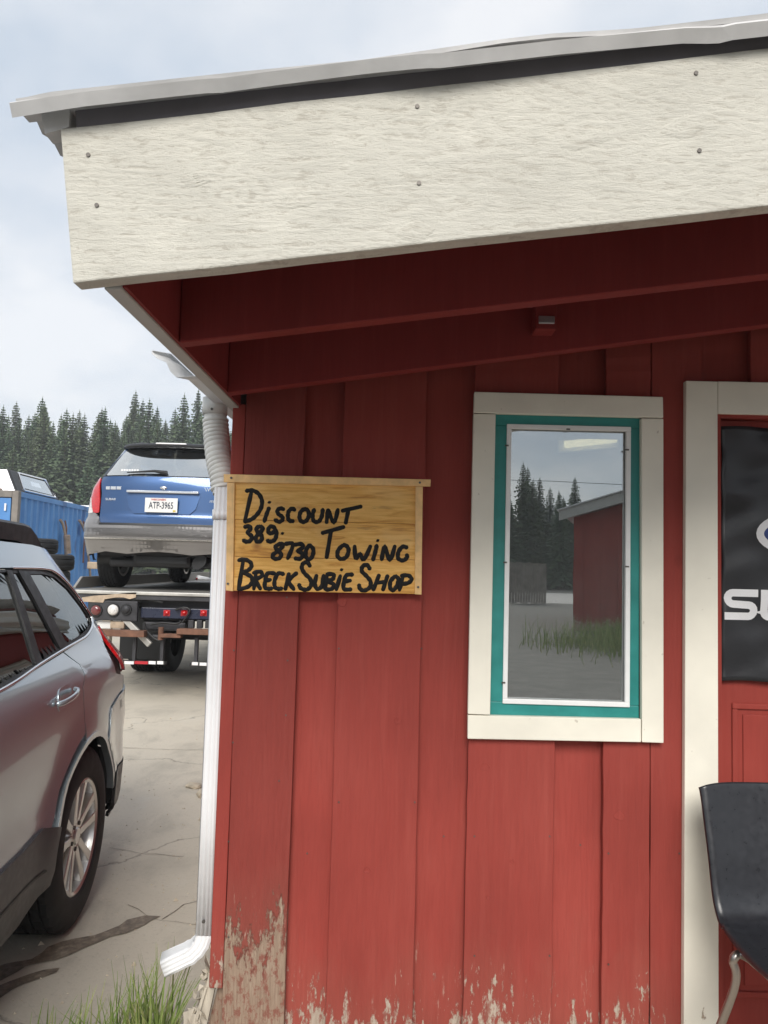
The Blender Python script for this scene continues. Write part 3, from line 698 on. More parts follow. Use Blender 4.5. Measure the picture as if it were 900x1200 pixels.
SP(sweep([(XD, YD, 1.60), (XD, YD, 1.572)], .0275, .0400).build('pipe_band', M['white_metal'], smooth=50, solid=.001), dsp)
# crimped elbow
el = []
for k in range(9):
    a = radians(70) * k / 8; el.append((XD - .075 * (1 - cos(a)), YD - .022 * (1 - cos(a)), .42 - .070 * sin(a)))
e = Vector(el[-1]); dr = Vector((-sin(radians(68)), -.22, -cos(radians(68)))).normalized()
el += [e + dr * .03, e + dr * .066]
SP(sweep(el, .0262, .0385, lambda i: (.88 + (.04 if i % 2 else -.02)) if i < 9 else .88).build('elbow', M['white_metal'], smooth=40, solid=.0012), dsp)
SP(MB().cyl((XD, YD - .0385, .455), (0, 1, 0), .0045, .006, 8).build('rivet', M['screw']), dsp)
# corrugated flexible connector
ctrl = [(-.560, 2.30, 1.93), (-.556, 2.30, 1.87), (-.548, 2.29, 1.815), (-.532, 2.265, 1.75), (-.515, 2.245, 1.70), (XD, YD, 1.65)]
def spline(pts, n):
    pts = [Vector(p) for p in pts]; out = []
    for i in range(len(pts) - 1):
        p0, p1, p2, p3 = pts[max(i - 1, 0)], pts[i], pts[i + 1], pts[min(i + 2, len(pts) - 1)]
        for k in range(n):
            t = k / n; out.append(.5 * ((2 * p1) + (p2 - p0) * t + (2 * p0 - 5 * p1 + 4 * p2 - p3) * t * t + (3 * p1 - p0 - 3 * p2 + p3) * t ** 3))
    out.append(pts[-1]); return out
fp = spline(ctrl, 24); nf = len(fp)
fr_ = [(.0345 + .0045 * abs(sin(pi * i / 6.0)) ** .6 if nf * .16 < i < nf * .93 else .0335) for i in range(nf)]
SP(MB().tube(fp, fr_, 28, cap=False, up=(0, 1, 0)).build('flexible_hose', M['flex_white'], smooth=60, solid=.001), dsp)
SP(MB().tube([(-.560, 2.30, 1.945), (-.560, 2.30, 1.895)], .037, 24, cap=False).build('outlet_collar', M['flex_white'], smooth=60, solid=.0015), dsp)
SP(MB().cyl((-.560, 2.30 - .037, 1.905), (0, 1, 0), .004, .006, 8).build('rivet', M['screw']), dsp)

# ------------------------------------------------------------------ hand-lettered sign
YS = 2.118
c0 = atY(380, 626, YS)
sign = thing('wooden_sign', c0, 'varnished wooden sign hand lettered Discount Towing, Breck Subie Shop in black', 'sign')
def S(px, py, Y=YS):
    p = atY(px, py, Y); return Vector((p.x - c0.x, Y - c0.y, p.z - c0.z))
def plank(z_top_px, z_bot_px, k):
    a, b = S(268, z_top_px[0]), S(494, z_top_px[1]); c, d = S(494, z_bot_px[1]), S(268, z_bot_px[0])
    m = MB(); m.prism([(a.x, .001 * (k % 2), a.z), (b.x, .001 * (k % 2), b.z), (c.x, .001 * (k % 2), c.z - .0004), (d.x, .001 * (k % 2), d.z - .0004)], (0, .014, 0)); m.build('plank', M['signwood'], sign, bevel=.0012)
plank((563, 566), (608, 614), 0); plank((608.5, 614.5), (652, 656), 1); plank((652.5, 656.5), (692, 696), 0)
def batten(pts, name='batten', Y=YS - .008, th=.0095):
    m = MB(); pp = [S(*p, Y) for p in pts]; m.prism([(p.x, Y - c0.y, p.z) for p in pp], (0, th, 0)); return m.build(name, M['signframe'], sign, bevel=.0015)
batten([(262, 555.5), (505, 561.8), (504.5, 570), (262, 565)], Y=YS - .009)
batten([(266, 565.5), (275, 565.5), (273, 693), (264.5, 692)]); batten([(487, 570), (495.5, 570), (494, 697), (486, 696.5)])
for px, py in ((271, 560), (492, 565.5), (267, 684), (490, 688)):
    p = S(px, py, YS - .010); MB().cyl(p, (0, 1, 0), .0032, .003, 10).build('screw', M['screw'], sign)
def cv(ox, oy, s, pts): return [(ox + x / s, oy + y / s) for x, y in pts]
A_ = lambda p: cv(265, 560, 7.5, p); B_ = lambda p: cv(365, 580, 6.667, p); C_ = lambda p: cv(265, 640, 7.5, p); D_ = lambda p: cv(380, 640, 7.5, p); E_ = lambda p: cv(250, 540, 3.333, p)
glyph = [
 ('D', [A_([(222, 125), (165, 380)]), A_([(175, 115), (230, 110), (285, 140), (315, 200), (305, 270), (260, 335), (210, 370), (160, 385)])]),
 ('i', [A_([(378, 262), (352, 330), (335, 385)]), A_([(380, 213), (381, 217)])]),
 ('S', [A_([(508, 278), (475, 268), (450, 290), (462, 320), (492, 342), (495, 368), (465, 386), (428, 368)])]),
 ('C', [A_([(605, 285), (580, 270), (550, 295), (543, 340), (555, 375), (592, 380)])]),
 ('O', [A_([(690, 270), (655, 300), (645, 350), (665, 385), (700, 380), (725, 340), (720, 290), (688, 270)])]),
 ('U', [A_([(775, 275), (760, 330), (772, 380), (812, 384), (840, 340), (850, 275)])]),
 ('N', [B_([(128, 115), (118, 218)]), B_([(130, 115), (175, 215), (207, 112)])]),
 ('T', [B_([(238, 125), (390, 90)]), B_([(287, 125), (267, 222)])]),
 ('T', [B_([(82, 298), (255, 250)]), B_([(152, 285), (118, 492)])]),
 ('O', [B_([(245, 393), (210, 430), (203, 475), (230, 500), (272, 485), (290, 430), (270, 395), (243, 393)])]),
 ('W', [B_([(337, 398), (345, 495), (380, 462), (410, 505), (462, 398)])]),
 ('i', [B_([(510, 392), (500, 440), (480, 510)]), B_([(517, 355), (519, 358)])]),
 ('N', [B_([(548, 508), (572, 402), (612, 510), (652, 398)])]),
 ('G', [B_([(748, 412), (712, 405), (680, 445), (678, 495), (715, 512), (745, 490), (745, 465)])]),
 ('3', [A_([(160, 432), (200, 425), (215, 448), (190, 480), (225, 515), (212, 553), (172, 560), (150, 545)])]),
 ('8', [A_([(300, 425), (268, 440), (275, 475), (312, 510), (308, 550), (270, 560), (262, 520), (300, 480), (322, 445), (298, 424)])]),
 ('9', [A_([(432, 445), (400, 425), (372, 448), (375, 482), (405, 485), (435, 460), (442, 500), (425, 545), (385, 560), (360, 548)])]),
 ('dot', [A_([(494, 486), (496, 490)])]),
 ('8', [E_([(265, 322), (243, 335), (250, 350), (265, 364), (258, 380), (238, 382), (232, 368), (255, 350), (272, 332), (264, 321)])]),
 ('7', [E_([(280, 325), (311, 326), (290, 383)])]),
 ('3', [E_([(318, 328), (345, 325), (348, 340), (330, 352), (349, 364), (341, 382), (318, 381)])]),
 ('0', [E_([(375, 328), (362, 350), (362, 375), (375, 385), (388, 370), (390, 345), (374, 328)])]),
 ('B', [C_([(150, 128), (110, 375)]), C_([(108, 125), (165, 118), (215, 145), (220, 185), (185, 218), (150, 232), (220, 268), (226, 320), (185, 360), (105, 380)])]),
 ('R', [C_([(262, 240), (243, 380)]), C_([(238, 236), (300, 225), (316, 260), (265, 300), (302, 378)])]),
 ('E', [C_([(430, 240), (365, 240), (345, 300), (340, 360), (375, 375), (405, 370)]), C_([(350, 303), (392, 295)])]),
 ('C', [C_([(507, 247), (460, 240), (427, 300), (430, 360), (465, 376), (492, 370)])]),
 ('K', [C_([(552, 240), (520, 382)]), C_([(622, 235), (552, 305), (597, 382)])]),
 ('S', [C_([(738, 178), (715, 145), (680, 150), (665, 190), (690, 240), (738, 288), (747, 345), (708, 382), (657, 370), (640, 335)])]),
 ('U', [C_([(795, 255), (780, 330), (800, 375), (840, 352), (857, 255)])]),
 ('B', [D_([(25, 247), (5, 380)]), D_([(22, 245), (80, 250), (75, 288), (30, 308), (82, 335), (66, 375), (10, 382)])]),
 ('i', [D_([(142, 258), (105, 385)]), D_([(151, 205), (153, 210)])]),
 ('E', [D_([(252, 250), (198, 255), (176, 300), (172, 375), (237, 380)]), D_([(180, 310), (232, 302)])]),
 ('S', [D_([(402, 203), (375, 165), (338, 178), (330, 220), (373, 265), (407, 312), (397, 365), (350, 390), (315, 375), (305, 338)])]),
 ('H', [D_([(482, 253), (430, 387)]), D_([(557, 258), (515, 387)]), D_([(455, 322), (538, 315)])]),
 ('O', [D_([(622, 263), (582, 310), (580, 368), (608, 386), (642, 340), (650, 285), (620, 263)])]),
 ('P', [D_([(692, 262), (660, 388)]), D_([(675, 260), (738, 258), (767, 290), (740, 322), (682, 335)])]),
]
for gi, (nm, strokes) in enumerate(glyph):
    m = MB()
    for st in strokes:
        P3 = [S(*p) for p in st]
        P3 = [Vector((p.x, -.0002, p.z)) for p in P3]
        pth = spline(P3, 5) if len(P3) > 2 else P3
        if len(P3) == 2: pth = [P3[0].lerp(P3[1], t / 4) for t in range(5)]
        n = len(pth); rr = [.0060 * (1 + .10 * sin(i * 1.7 + gi)) * (.86 if i in (0, n - 1) else 1) for i in range(n)]
        # round ends
        a = (pth[0] - pth[1]).normalized(); b = (pth[-1] - pth[-2]).normalized()
        pth = [pth[0] + a * .0032] + pth + [pth[-1] + b * .0032]; rr = [.0022] + rr + [.0022]
        m.tube(pth, rr, 8, up=(0, 1, 0), ry=1)
    for v in m.bm.verts: v.co.y = -.0002 + (v.co.y + .0002) * .18
    m.build('letter', M['letter'], sign, smooth=60)

# ------------------------------------------------------------------ banner on the door
YBn = DY - .022
bl = atY(844.5, 500, YBn); bb = atY(845, 798, YBn)
ban = thing('door_banner', (bl.x, YBn, bb.z), 'black cloth banner with silver SUBARU lettering hanging on the red door', 'banner')
BW, BH = .86, bl.z - bb.z
def bfold(x, z):
    return .0035 * sin(9 * z + 5 * x) + .003 * sin(21 * x - 13 * z + 1) + .0022 * sin(47 * x * .6 + 31 * z) + .0015 * sin(60 * z - 20 * x)
m = MB(); m.grid(60, 56, lambda u, v: (u * BW + .002 * sin(30 * v), bfold(u * BW, v * BH), v * BH + .0025 * sin(u * 20))); m.build('banner_cloth', M['banner'], ban, smooth=180, solid=.001)
def bstroke(pts, w, parent, mat, name, closed=False):
    """flat mitred ribbon laid on the banner; pts in banner x, z"""
    m = MB(); n = len(pts); L_, R_ = [], []
    for i in range(n):
        p = Vector(pts[i]); a = Vector(pts[i - 1]) if (i or closed) else None; b = Vector(pts[(i + 1) % n]) if (i < n - 1 or closed) else None
        t1 = (p - a).normalized() if a is not None else None; t2 = (b - p).normalized() if b is not None else None
        if t1 is None: t1 = t2
        if t2 is None: t2 = t1
        n1 = Vector((-t1.y, t1.x)); n2 = Vector((-t2.y, t2.x)); mm = (n1 + n2).normalized(); k = w / 2 / max(.4, mm.dot(n1))
        L_.append(p + mm * k); R_.append(p - mm * k)
    def V3(p): return (p.x, bfold(p.x, p.y) - .0022, p.y)
    rng = range(n if closed else n - 1)
    for i in rng:
        j = (i + 1) % n; sub = 4
        for s_ in range(sub):
            a, b = s_ / sub, (s_ + 1) / sub
            m.face([V3(L_[i].lerp(L_[j], a)), V3(L_[i].lerp(L_[j], b)), V3(R_[i].lerp(R_[j], b)), V3(R_[i].lerp(R_[j], a))])
    return m.build(name, mat, parent, recalc=False)
ls = atY(848.5, 726, YBn); lt = atY(888, 691, YBn)
LW = lt.x - ls.x; LH = lt.z - ls.z; Lz = ls.z - bb.z; Lx = ls.x - bl.x; w = .0205
def arc(cx, cz, r, a0, a1, n=5, rx=None): 
    rx = rx or r; return [(cx + rx * cos(radians(a0 + (a1 - a0) * k / n)), cz + r * sin(radians(a0 + (a1 - a0) * k / n))) for k in range(n + 1)]
h2 = w / 2; W_, H_ = LW, LH; r_ = (H_ - w) / 4 - .0005
def gS():
    return [(W_, H_ - h2)] + arc(h2 + r_, H_ - h2 - r_, r_, 90, 270, 8) + arc(W_ - h2 - r_, h2 + r_, r_, 90, -90, 8) + [(0, h2)]
gU = [(h2, H_), (h2, h2 + .016)] + arc(h2 + .016, h2 + .016, .016, 180, 270, 5) + arc(W_ - h2 - .016, h2 + .016, .016, 270, 360, 5) + [(W_ - h2, h2 + .02), (W_ - h2, H_)]
gB = [[(h2, 0), (h2, H_)], [(h2, H_ - h2), (W_ - h2 - r_, H_ - h2)] + arc(W_ - h2 - r_, H_ - h2 - r_, r_, 80, -90, 6) + [(h2, H_ / 2)], [(W_ - h2 - r_, H_ / 2)] + arc(W_ - h2 - r_, h2 + r_, r_, 90, -90, 8) + [(h2, h2)]]
gA = [[(0, 0), (W_ * .42, H_)], [(W_ * .58, H_), (W_, 0)], [(W_ * .25, H_ * .3), (W_ * .75, H_ * .3)], [(W_ * .35, H_ - h2), (W_ * .65, H_ - h2)]]
gR = [[(h2, 0), (h2, H_)], [(h2, H_ - h2), (W_ - h2 - r_, H_ - h2)] + arc(W_ - h2 - r_, H_ - h2 - r_, r_, 80, -90, 6) + [(h2, H_ / 2)], [(W_ * .5, H_ / 2), (W_ - h2, 0)]]
x = Lx
for g in ([gS()], [gU], gB, gA, gR, [gU]):
    for st in g: pass
    m_all = None
    objs = [bstroke([(x + a, Lz + b) for a, b in st], w if g is not gA else w * .9, ban, M['silver_print'], 'letter') for st in g]
    x += LW + .0075
lx0 = atY(884.5, 625, YBn).x - bl.x; lz = atY(886, 625, YBn).z - bb.z
tx = (Lx + x) / 2; rxl = tx - lx0; rzl = .078
def ellipse(rx_, rz_, n=48): return [(tx + rx_ * cos(2 * pi * k / n), lz + rz_ * sin(2 * pi * k / n)) for k in range(n)]
bstroke(ellipse(rxl - .011, rzl - .011), .020, ban, M['silver_print'], 'logo_ring', True)
m = MB()
for k in range(6):
    rr0, rr1 = k / 6, (k + 1) / 6; e0, e1 = ellipse((rxl - .02) * rr0, (rzl - .02) * rr0), ellipse((rxl - .02) * rr1, (rzl - .02) * rr1)
    for i in range(48):
        j = (i + 1) % 48; fn = lambda p: (p[0], bfold(*p) - .0017, p[1])
        m.face([fn(e0[i]), fn(e1[i]), fn(e1[j]), fn(e0[j])] if k else [fn(e0[i]), fn(e1[i]), fn(e1[j])])
m.build('logo_field', M['logo_blue'], ban, recalc=False)
for sx_, sz_, sr in ((-.11, .012, .03), (-.02, .03, .016), (.05, .018, .016), (.10, -.005, .016), (-.03, -.028, .016), (.05, -.032, .016)):
    m = MB(); pts = [(tx + sx_ * .8 + cos(pi / 2 * k / 1 * .5) * (sr if k % 2 == 0 else sr * .3) * 1, lz + sz_ + sin(pi / 2 * k * .5) * (sr if k % 2 == 0 else sr * .3)) for k in range(8)]
    m.face([(p[0], bfold(*p) - .0030, p[1]) for p in pts]); m.build('logo_star', M['silver_print'], ban, recalc=False)

# ------------------------------------------------------------------ chair
cb = atZ(838, 1082, .60); ct = atY(820.5, 917, 2.03); cf = atZ(903, 1170, .655)
CW = .46
chair = thing('shell_chair', (ct.x + CW / 2 - .014, 1.8, .205), 'black plastic shell chair with tubular steel legs in front of the door', 'chair')
co = Vector(chair.location)
def shell(u, v):
    """u across 0..1, v 0 top of back .. 1 front of seat"""
    prof = [(ct.y, ct.z + .010), (ct.y - .020, ct.z - .075), (ct.y - .042, ct.z - .160), (ct.y - .068, cb.z + .055), (ct.y - .108, cb.z + .014), (ct.y - .18, cb.z + .0), (ct.y - .30, cb.z + .003), (ct.y - .42, cb.z + .02), (ct.y - .52, cb.z + .02), (ct.y - .56, cb.z - .012)]
    k = v * (len(prof) - 1); i = min(int(k), len(prof) - 2); t = k - i
    P4 = [Vector(prof[max(i - 1, 0)]), Vector(prof[i]), Vector(prof[i + 1]), Vector(prof[min(i + 2, len(prof) - 1)])]
    y, z = .5 * ((2 * P4[1]) + (P4[2] - P4[0]) * t + (2 * P4[0] - 5 * P4[1] + 4 * P4[2] - P4[3]) * t * t + (3 * P4[1] - P4[0] - 3 * P4[2] + P4[3]) * t ** 3)
    e = abs(2 * u - 1); inset = .012 * min(1, v / .38) ** .8
    hw = CW / 2 - inset + (.012 if v > .6 else 0) * (v - .6) / .4
    c = .030 * e ** 2.2 * (1 - v) ** .5          # back wraps towards the sitter
    x = (2 * u - 1) * hw
    dz = .014 * e ** 4 * (1 if .45 < v < .97 else .3)
    topround = -.018 * e ** 6 * max(0, 1 - v * 14)
    return (x, y - c - co.y, z + dz + topround - co.z + (-.006 * (1 - e ** 2) if v == 0 else 0))
m = MB(); m.grid(22, 54, shell); m.build('shell', M['chair_shell'], chair, smooth=180, solid=.009, bevel=0)
zs = cb.z - co.z - .012
for sx_ in (-1, 1):
    a = Vector((sx_ * .19, ct.y - .22 - co.y, zs)); f1 = Vector((sx_ * .272, ct.y - .085 - co.y, 0)); b = Vector((sx_ * .17, ct.y - .46 - co.y, zs + .006)); f2 = Vector((sx_ * .225, ct.y - .55 - co.y, 0))
    MB().tube(spline([b + Vector((0, -.0, 0)), a, a + Vector((sx_ * .028, .025, -.012)), a.lerp(f1, .22) + Vector((sx_ * .006, .004, 0)), f1], 7), .0095, 12).build('leg', M['satin'], chair, smooth=60)
    MB().tube(spline([a, b, b + Vector((sx_ * .02, -.03, -.014)), b.lerp(f2, .25), f2], 7), .0095, 12).build('leg', M['satin'], chair, smooth=60)
    for f_ in (f1, f2): MB().cyl(f_ + Vector((0, 0, .008)), (0, 0, 1), .013, .018, 12).build('foot_cap', M['black'], chair)
MB().tube([(-.17, ct.y - .3 - co.y, zs - .006), (.17, ct.y - .3 - co.y, zs - .006)], .008, 10).build('cross_bar', M['satin'], chair, smooth=60)


# ------------------------------------------------------------------ station wagons
def interp(x, xs, ys):
    if x <= xs[0]: return ys[0]
    for i in range(1, len(xs)):
        if x <= xs[i]:
            t = (x - xs[i - 1]) / (xs[i] - xs[i - 1]); return ys[i - 1] + (ys[i] - ys[i - 1]) * t
    return ys[-1]
def smooth_table(xs, ys, n=160, r=2.2):
    a, b = xs[0], xs[-1]; v = [interp(a + (b - a) * i / n, xs, ys) for i in range(n + 1)]
    w = int(r)
    for _ in range(3):
        v = [sum(v[max(0, min(n, i + k))] for k in range(-w, w + 1)) / (2 * w + 1) for i in range(n + 1)]
    def f(x):
        t = max(0, min(1, (x - a) / (b - a))) * n; i = min(int(t), n - 1); return v[i] + (v[i + 1] - v[i]) * (t - i)
    return f
class Shape:
    """body surface of a wagon: x runs back from the rear axle, y to the left, z up"""
    def __init__(s, W, Rr, Ff, ca=.34, nn=3.2, taper=.045, top_taper=.05, flare=.022, cf=.55, nf=2.6, zb=1.05, wb=-2.745):
        s.W, s.R, s.Fx, s.ca, s.nn, s.tp, s.tt, s.fl, s.cf, s.nf, s.zb, s.wb = W, Rr, Ff, ca, nn, taper, top_taper, flare, cf, nf, zb, wb
    def side(s, x, z):
        w = s.W(z)
        k = max(0, x + .3) / 1.35; w -= (s.tp + s.tt * max(0, min(1, (z - s.zb + .1) / .4))) * k * k
        k = max(0, -2.6 - x) / 1.1; w -= .06 * k * k
        for cx in (0.02, s.wb):
            r = math.hypot(x - cx, z - .345)
            if z > .30: w += s.fl * math.exp(-((r - .40) / .085) ** 2)
        return w
    def y45(s, z): return .80 * s.side(s.R(z) - s.ca, z)
    def x45(s, z): return s.R(z) - s.ca + s.ca * (1 - .80 ** s.nn) ** (1 / s.nn)
    def rear(s, y, z):
        w = s.side(s.R(z) - s.ca, z); k = min(1, abs(y) / w); return s.R(z) - s.ca + s.ca * (1 - k ** s.nn) ** (1 / s.nn)
    def sidec(s, x, z):
        xr = s.R(z) - s.ca; xf = s.Fx(z) + s.cf
        if x > xr: k = min(1, (x - xr) / s.ca); return s.side(xr, z) * max(0, 1 - k ** s.nn) ** (1 / s.nn)
        if x < xf: k = min(1, (xf - x) / s.cf); return s.side(xf, z) * max(0, 1 - k ** s.nf) ** (1 / s.nf)
        return s.side(x, z)
    def P(s, t, z):
        y4 = s.y45(z)
        if abs(t) <= y4: return Vector((s.rear(t, z), t, z))
        x = s.x45(z) - (abs(t) - y4); return Vector((x, math.copysign(s.sidec(x, z), t), z))
    def t_of_x(s, x, z, sg=1): return sg * (s.y45(z) + s.x45(z) - x)
    def nrm(s, t, z):
        e = .012; a = s.P(t + e, z) - s.P(t - e, z); b = s.P(t, z + e) - s.P(t, z - e); n = a.cross(b)
        if n.length < 1e-9: return Vector((1, 0, 0))
        n.normalize(); c = s.P(t, z); 
        if n.dot(Vector((c.x + 1.3, c.y * 2.2, (c.z - .7) * .5))) < 0: n = -n
        return n
def clip_poly(poly, axis, val, keep_less):
    out = []; n = len(poly)
    for i in range(n):
        a, b = poly[i], poly[(i + 1) % n]; ia = (a[axis] <= val) == keep_less or a[axis] == val; ib = (b[axis] <= val) == keep_less or b[axis] == val
        if ia: out.append(a)
        if ia != ib:
            t = (val - a[axis]) / (b[axis] - a[axis]); p = [a[0] + (b[0] - a[0]) * t, a[1] + (b[1] - a[1]) * t]; p[axis] = val; out.append(tuple(p))
    return out
def subdiv(poly, st=.03):
    out = []; n = len(poly)
    for i in range(n):
        a, b = poly[i], poly[(i + 1) % n]; k = max(1, int(math.hypot(b[0] - a[0], b[1] - a[1]) / st))
        for j in range(k): out.append((a[0] + (b[0] - a[0]) * j / k, a[1] + (b[1] - a[1]) * j / k))
    return out
def panel(S_, poly, name, mat, parent, off=0.0, rim=.012, step=.045, rim_mat=None, label=None, smooth=40, fn=None):
    """poly in (t, z) on the body surface; filled with a fine grid and given turned-in edges"""
    ts = [p[0] for p in poly]; zs = [p[1] for p in poly]; bm = bmesh.new(); cache = {}
    def vert(t, z):
        k = (round(t, 4), round(z, 4))
        if k not in cache:
            p = fn(t, z) if fn else S_.P(t, z)
            if off: p = p + S_.nrm(t, z) * off
            v = bm.verts.new(p); cache[k] = (v, t, z)
        return cache[k][0]
    i0, i1 = math.floor(min(ts) / step), math.ceil(max(ts) / step); j0, j1 = math.floor(min(zs) / step), math.ceil(max(zs) / step)
    for i in range(i0, i1):
        col = clip_poly(poly, 0, i * step, False)
        if len(col) > 2: col = clip_poly(col, 0, (i + 1) * step, True)
        if len(col) < 3: continue
        for j in range(j0, j1):
            c = clip_poly(col, 1, j * step, False)
            if len(c) > 2: c = clip_poly(c, 1, (j + 1) * step, True)
            if len(c) < 3: continue
            vs = []
            for p in c:
                v = vert(*p)
                if v not in vs: vs.append(v)
            if len(vs) > 2:
                try: bm.faces.new(vs)
                except ValueError: pass
    inv = {v: (t, z) for v, t, z in cache.values()}
    # consistent outward winding
    for f in bm.faces:
        f.normal_update(); c = f.calc_center_median(); t, z = inv[f.verts[0]]
        if f.normal.dot(S_.nrm(t, z)) < 0: f.normal_flip()
    bad = [f for f in bm.faces if f.calc_area() < 1e-8]
    if bad: bmesh.ops.delete(bm, geom=bad, context='FACES')
    if rim:
        segs = [(poly[i - 1], poly[i]) for i in range(len(poly))]
        def onb(p):
            for a, b in segs:
                if min(a[0], b[0]) - .002 > p[0] or max(a[0], b[0]) + .002 < p[0] or min(a[1], b[1]) - .002 > p[1] or max(a[1], b[1]) + .002 < p[1]: continue
                dx, dz = b[0] - a[0], b[1] - a[1]; L2 = dx * dx + dz * dz
                if L2 < 1e-12: continue
                if abs((p[0] - a[0]) * dz - (p[1] - a[1]) * dx) / math.sqrt(L2) < .0006: return True
            return False
        be = [e for e in bm.edges if len(e.link_faces) == 1 and onb(((inv[e.verts[0]][0] + inv[e.verts[1]][0]) / 2, (inv[e.verts[0]][1] + inv[e.verts[1]][1]) / 2))]; low = {}
        def lo(v):
            if v not in low: t, z = inv[v]; low[v] = bm.verts.new(v.co - S_.nrm(t, z) * rim)
            return low[v]
        for e in be:
            f = e.link_faces[0]; a, b = e.verts
            vs = list(f.verts); k = vs.index(a)
            if vs[(k + 1) % len(vs)] != b: a, b = b, a
            try: bm.faces.new((b, a, lo(a), lo(b)))
            except ValueError: pass
    mb = MB(); mb.bm.free(); mb.bm = bm
    return mb.build(name, mat, parent, smooth=smooth, recalc=False, label=label)
def arc_pts(cx, cz, r, a0, a1, n=16): return [(cx + r * cos(radians(a0 + (a1 - a0) * i / n)), cz + r * sin(radians(a0 + (a1 - a0) * i / n))) for i in range(n + 1)]
def rounded(poly, r=.03, n=4):
    out = []; N_ = len(poly)
    for i in range(N_):
        p = Vector(poly[i]); a = Vector(poly[i - 1]) - p; b = Vector(poly[(i + 1) % N_]) - p; q = min(r, a.length * .45, b.length * .45)
        A, B = p + a.normalized() * q, p + b.normalized() * q
        for k in range(n + 1):
            t = k / n; v = A * (1 - t) ** 2 + p * 2 * t * (1 - t) + B * t * t; out.append((v.x, v.y))
    return out
def side_poly(S_, pts, sg=1, st=.03): return [(S_.t_of_x(x, z, sg), z) for x, z in subdiv(pts, st)]

def make_wheel(parent, loc, side, r=.345, wd=.225, rimr=.216, five=True, rot=0):
    """axle along y; side=+1 faces +y"""
    w = bpy.data.objects.new('wheel', None); COL.objects.link(w); w.parent = parent; w.location = loc; w.empty_display_size = .2
    Mx = Matrix.Rotation(-pi / 2 * side, 4, 'X')            # local z -> outward y
    hw = wd / 2; seg = 120
    prof = [(rimr - .004, hw - .020), (rimr + .012, hw - .004), (rimr + .05, hw + .002), (r - .035, hw - .004), (r - .012, hw - .016), (r - .001, hw - .030)]
    gro = []
    for c in (.058, .020, -.020, -.058): gro += [(r, c + .0045), (r - .009, c + .0040), (r - .009, c - .0040), (r, c - .0045)]
    prof += gro + [(r - .001, -hw + .030), (r - .012, -hw + .016), (r - .035, -hw + .004), (rimr + .05, -hw - .002), (rimr, -hw + .02)]
    def mod(rr, h, j):
        if rr > r - .014 and abs(h) > .062: return rr - (.008 if j % 4 == 0 else 0)
        if rr >= r - .0005 and j % 4 == (1 if h > 0 else 3): return rr - .005
        return rr
    MB().lathe(prof, seg, Mx, mod).build('tyre', M['rubber'], w, smooth=28)
    m = MB(); m.lathe([(rimr + .004, hw - .012), (rimr - .002, hw - .010), (rimr - .012, hw - .016), (rimr - .018, hw - .04), (rimr - .03, -hw + .02), (rimr + .002, -hw + .015)], 64, Mx)
    m.build('rim', M['rim'], w, smooth=40)
    m = MB(); m.lathe([(.165, -.03), (.165, .0), (.06, .0)], 40, Mx).build('brake_disc', M['screw'], w, smooth=40)
    m = MB()
    for k in range(5):
        a0 = rot + 2 * pi * k / 5
        for s_ in ((-1, 1) if five else (0,)):
            a = a0 + s_ * .0; d = Vector((cos(a), sin(a), 0)); n = Vector((-sin(a), cos(a), 0)) * 1
            i0 = d * .050 + n * s_ * .017; i1 = d * (rimr - .013) + n * s_ * .050
            def ring(p, w_, zt, zb_): 
                return [m.bm.verts.new(Mx @ (p + n * w_ + Vector((0, 0, zb_)))), m.bm.verts.new(Mx @ (p + n * w_ * .8 + Vector((0, 0, zt)))), m.bm.verts.new(Mx @ (p - n * w_ * .8 + Vector((0, 0, zt)))), m.bm.verts.new(Mx @ (p - n * w_ + Vector((0, 0, zb_))))]
            rs = [ring(i0, .022, hw - .030, hw - .062), ring(i0.lerp(i1, .45), .019, hw - .024, hw - .056), ring(i1, .026, hw - .016, hw - .045)]
            for i in range(2):
                for j in range(4): m.bm.faces.new((rs[i][j], rs[i][(j + 1) % 4], rs[i + 1][(j + 1) % 4], rs[i + 1][j]))
            m.bm.faces.new(rs[0]); m.bm.faces.new(rs[-1][::-1])
    m.build('spokes', M['rim'], w, smooth=30, bevel=.003)
    m = MB(); m.lathe([(.0, hw - .022), (.030, hw - .023), (.034, hw - .030), (.062, hw - .033), (.070, hw - .045), (.072, hw - .07)], 40, Mx).build('hub', M['rim'], w, smooth=40)
    for k in range(5):
        a = rot + 2 * pi * (k + .5) / 5; p = Mx @ Vector((cos(a) * .050, sin(a) * .050, hw - .034)); MB().cyl(p, (0, 1, 0), .0085, .016, 6).build('lug_nut', M['screw'], w)
    return w

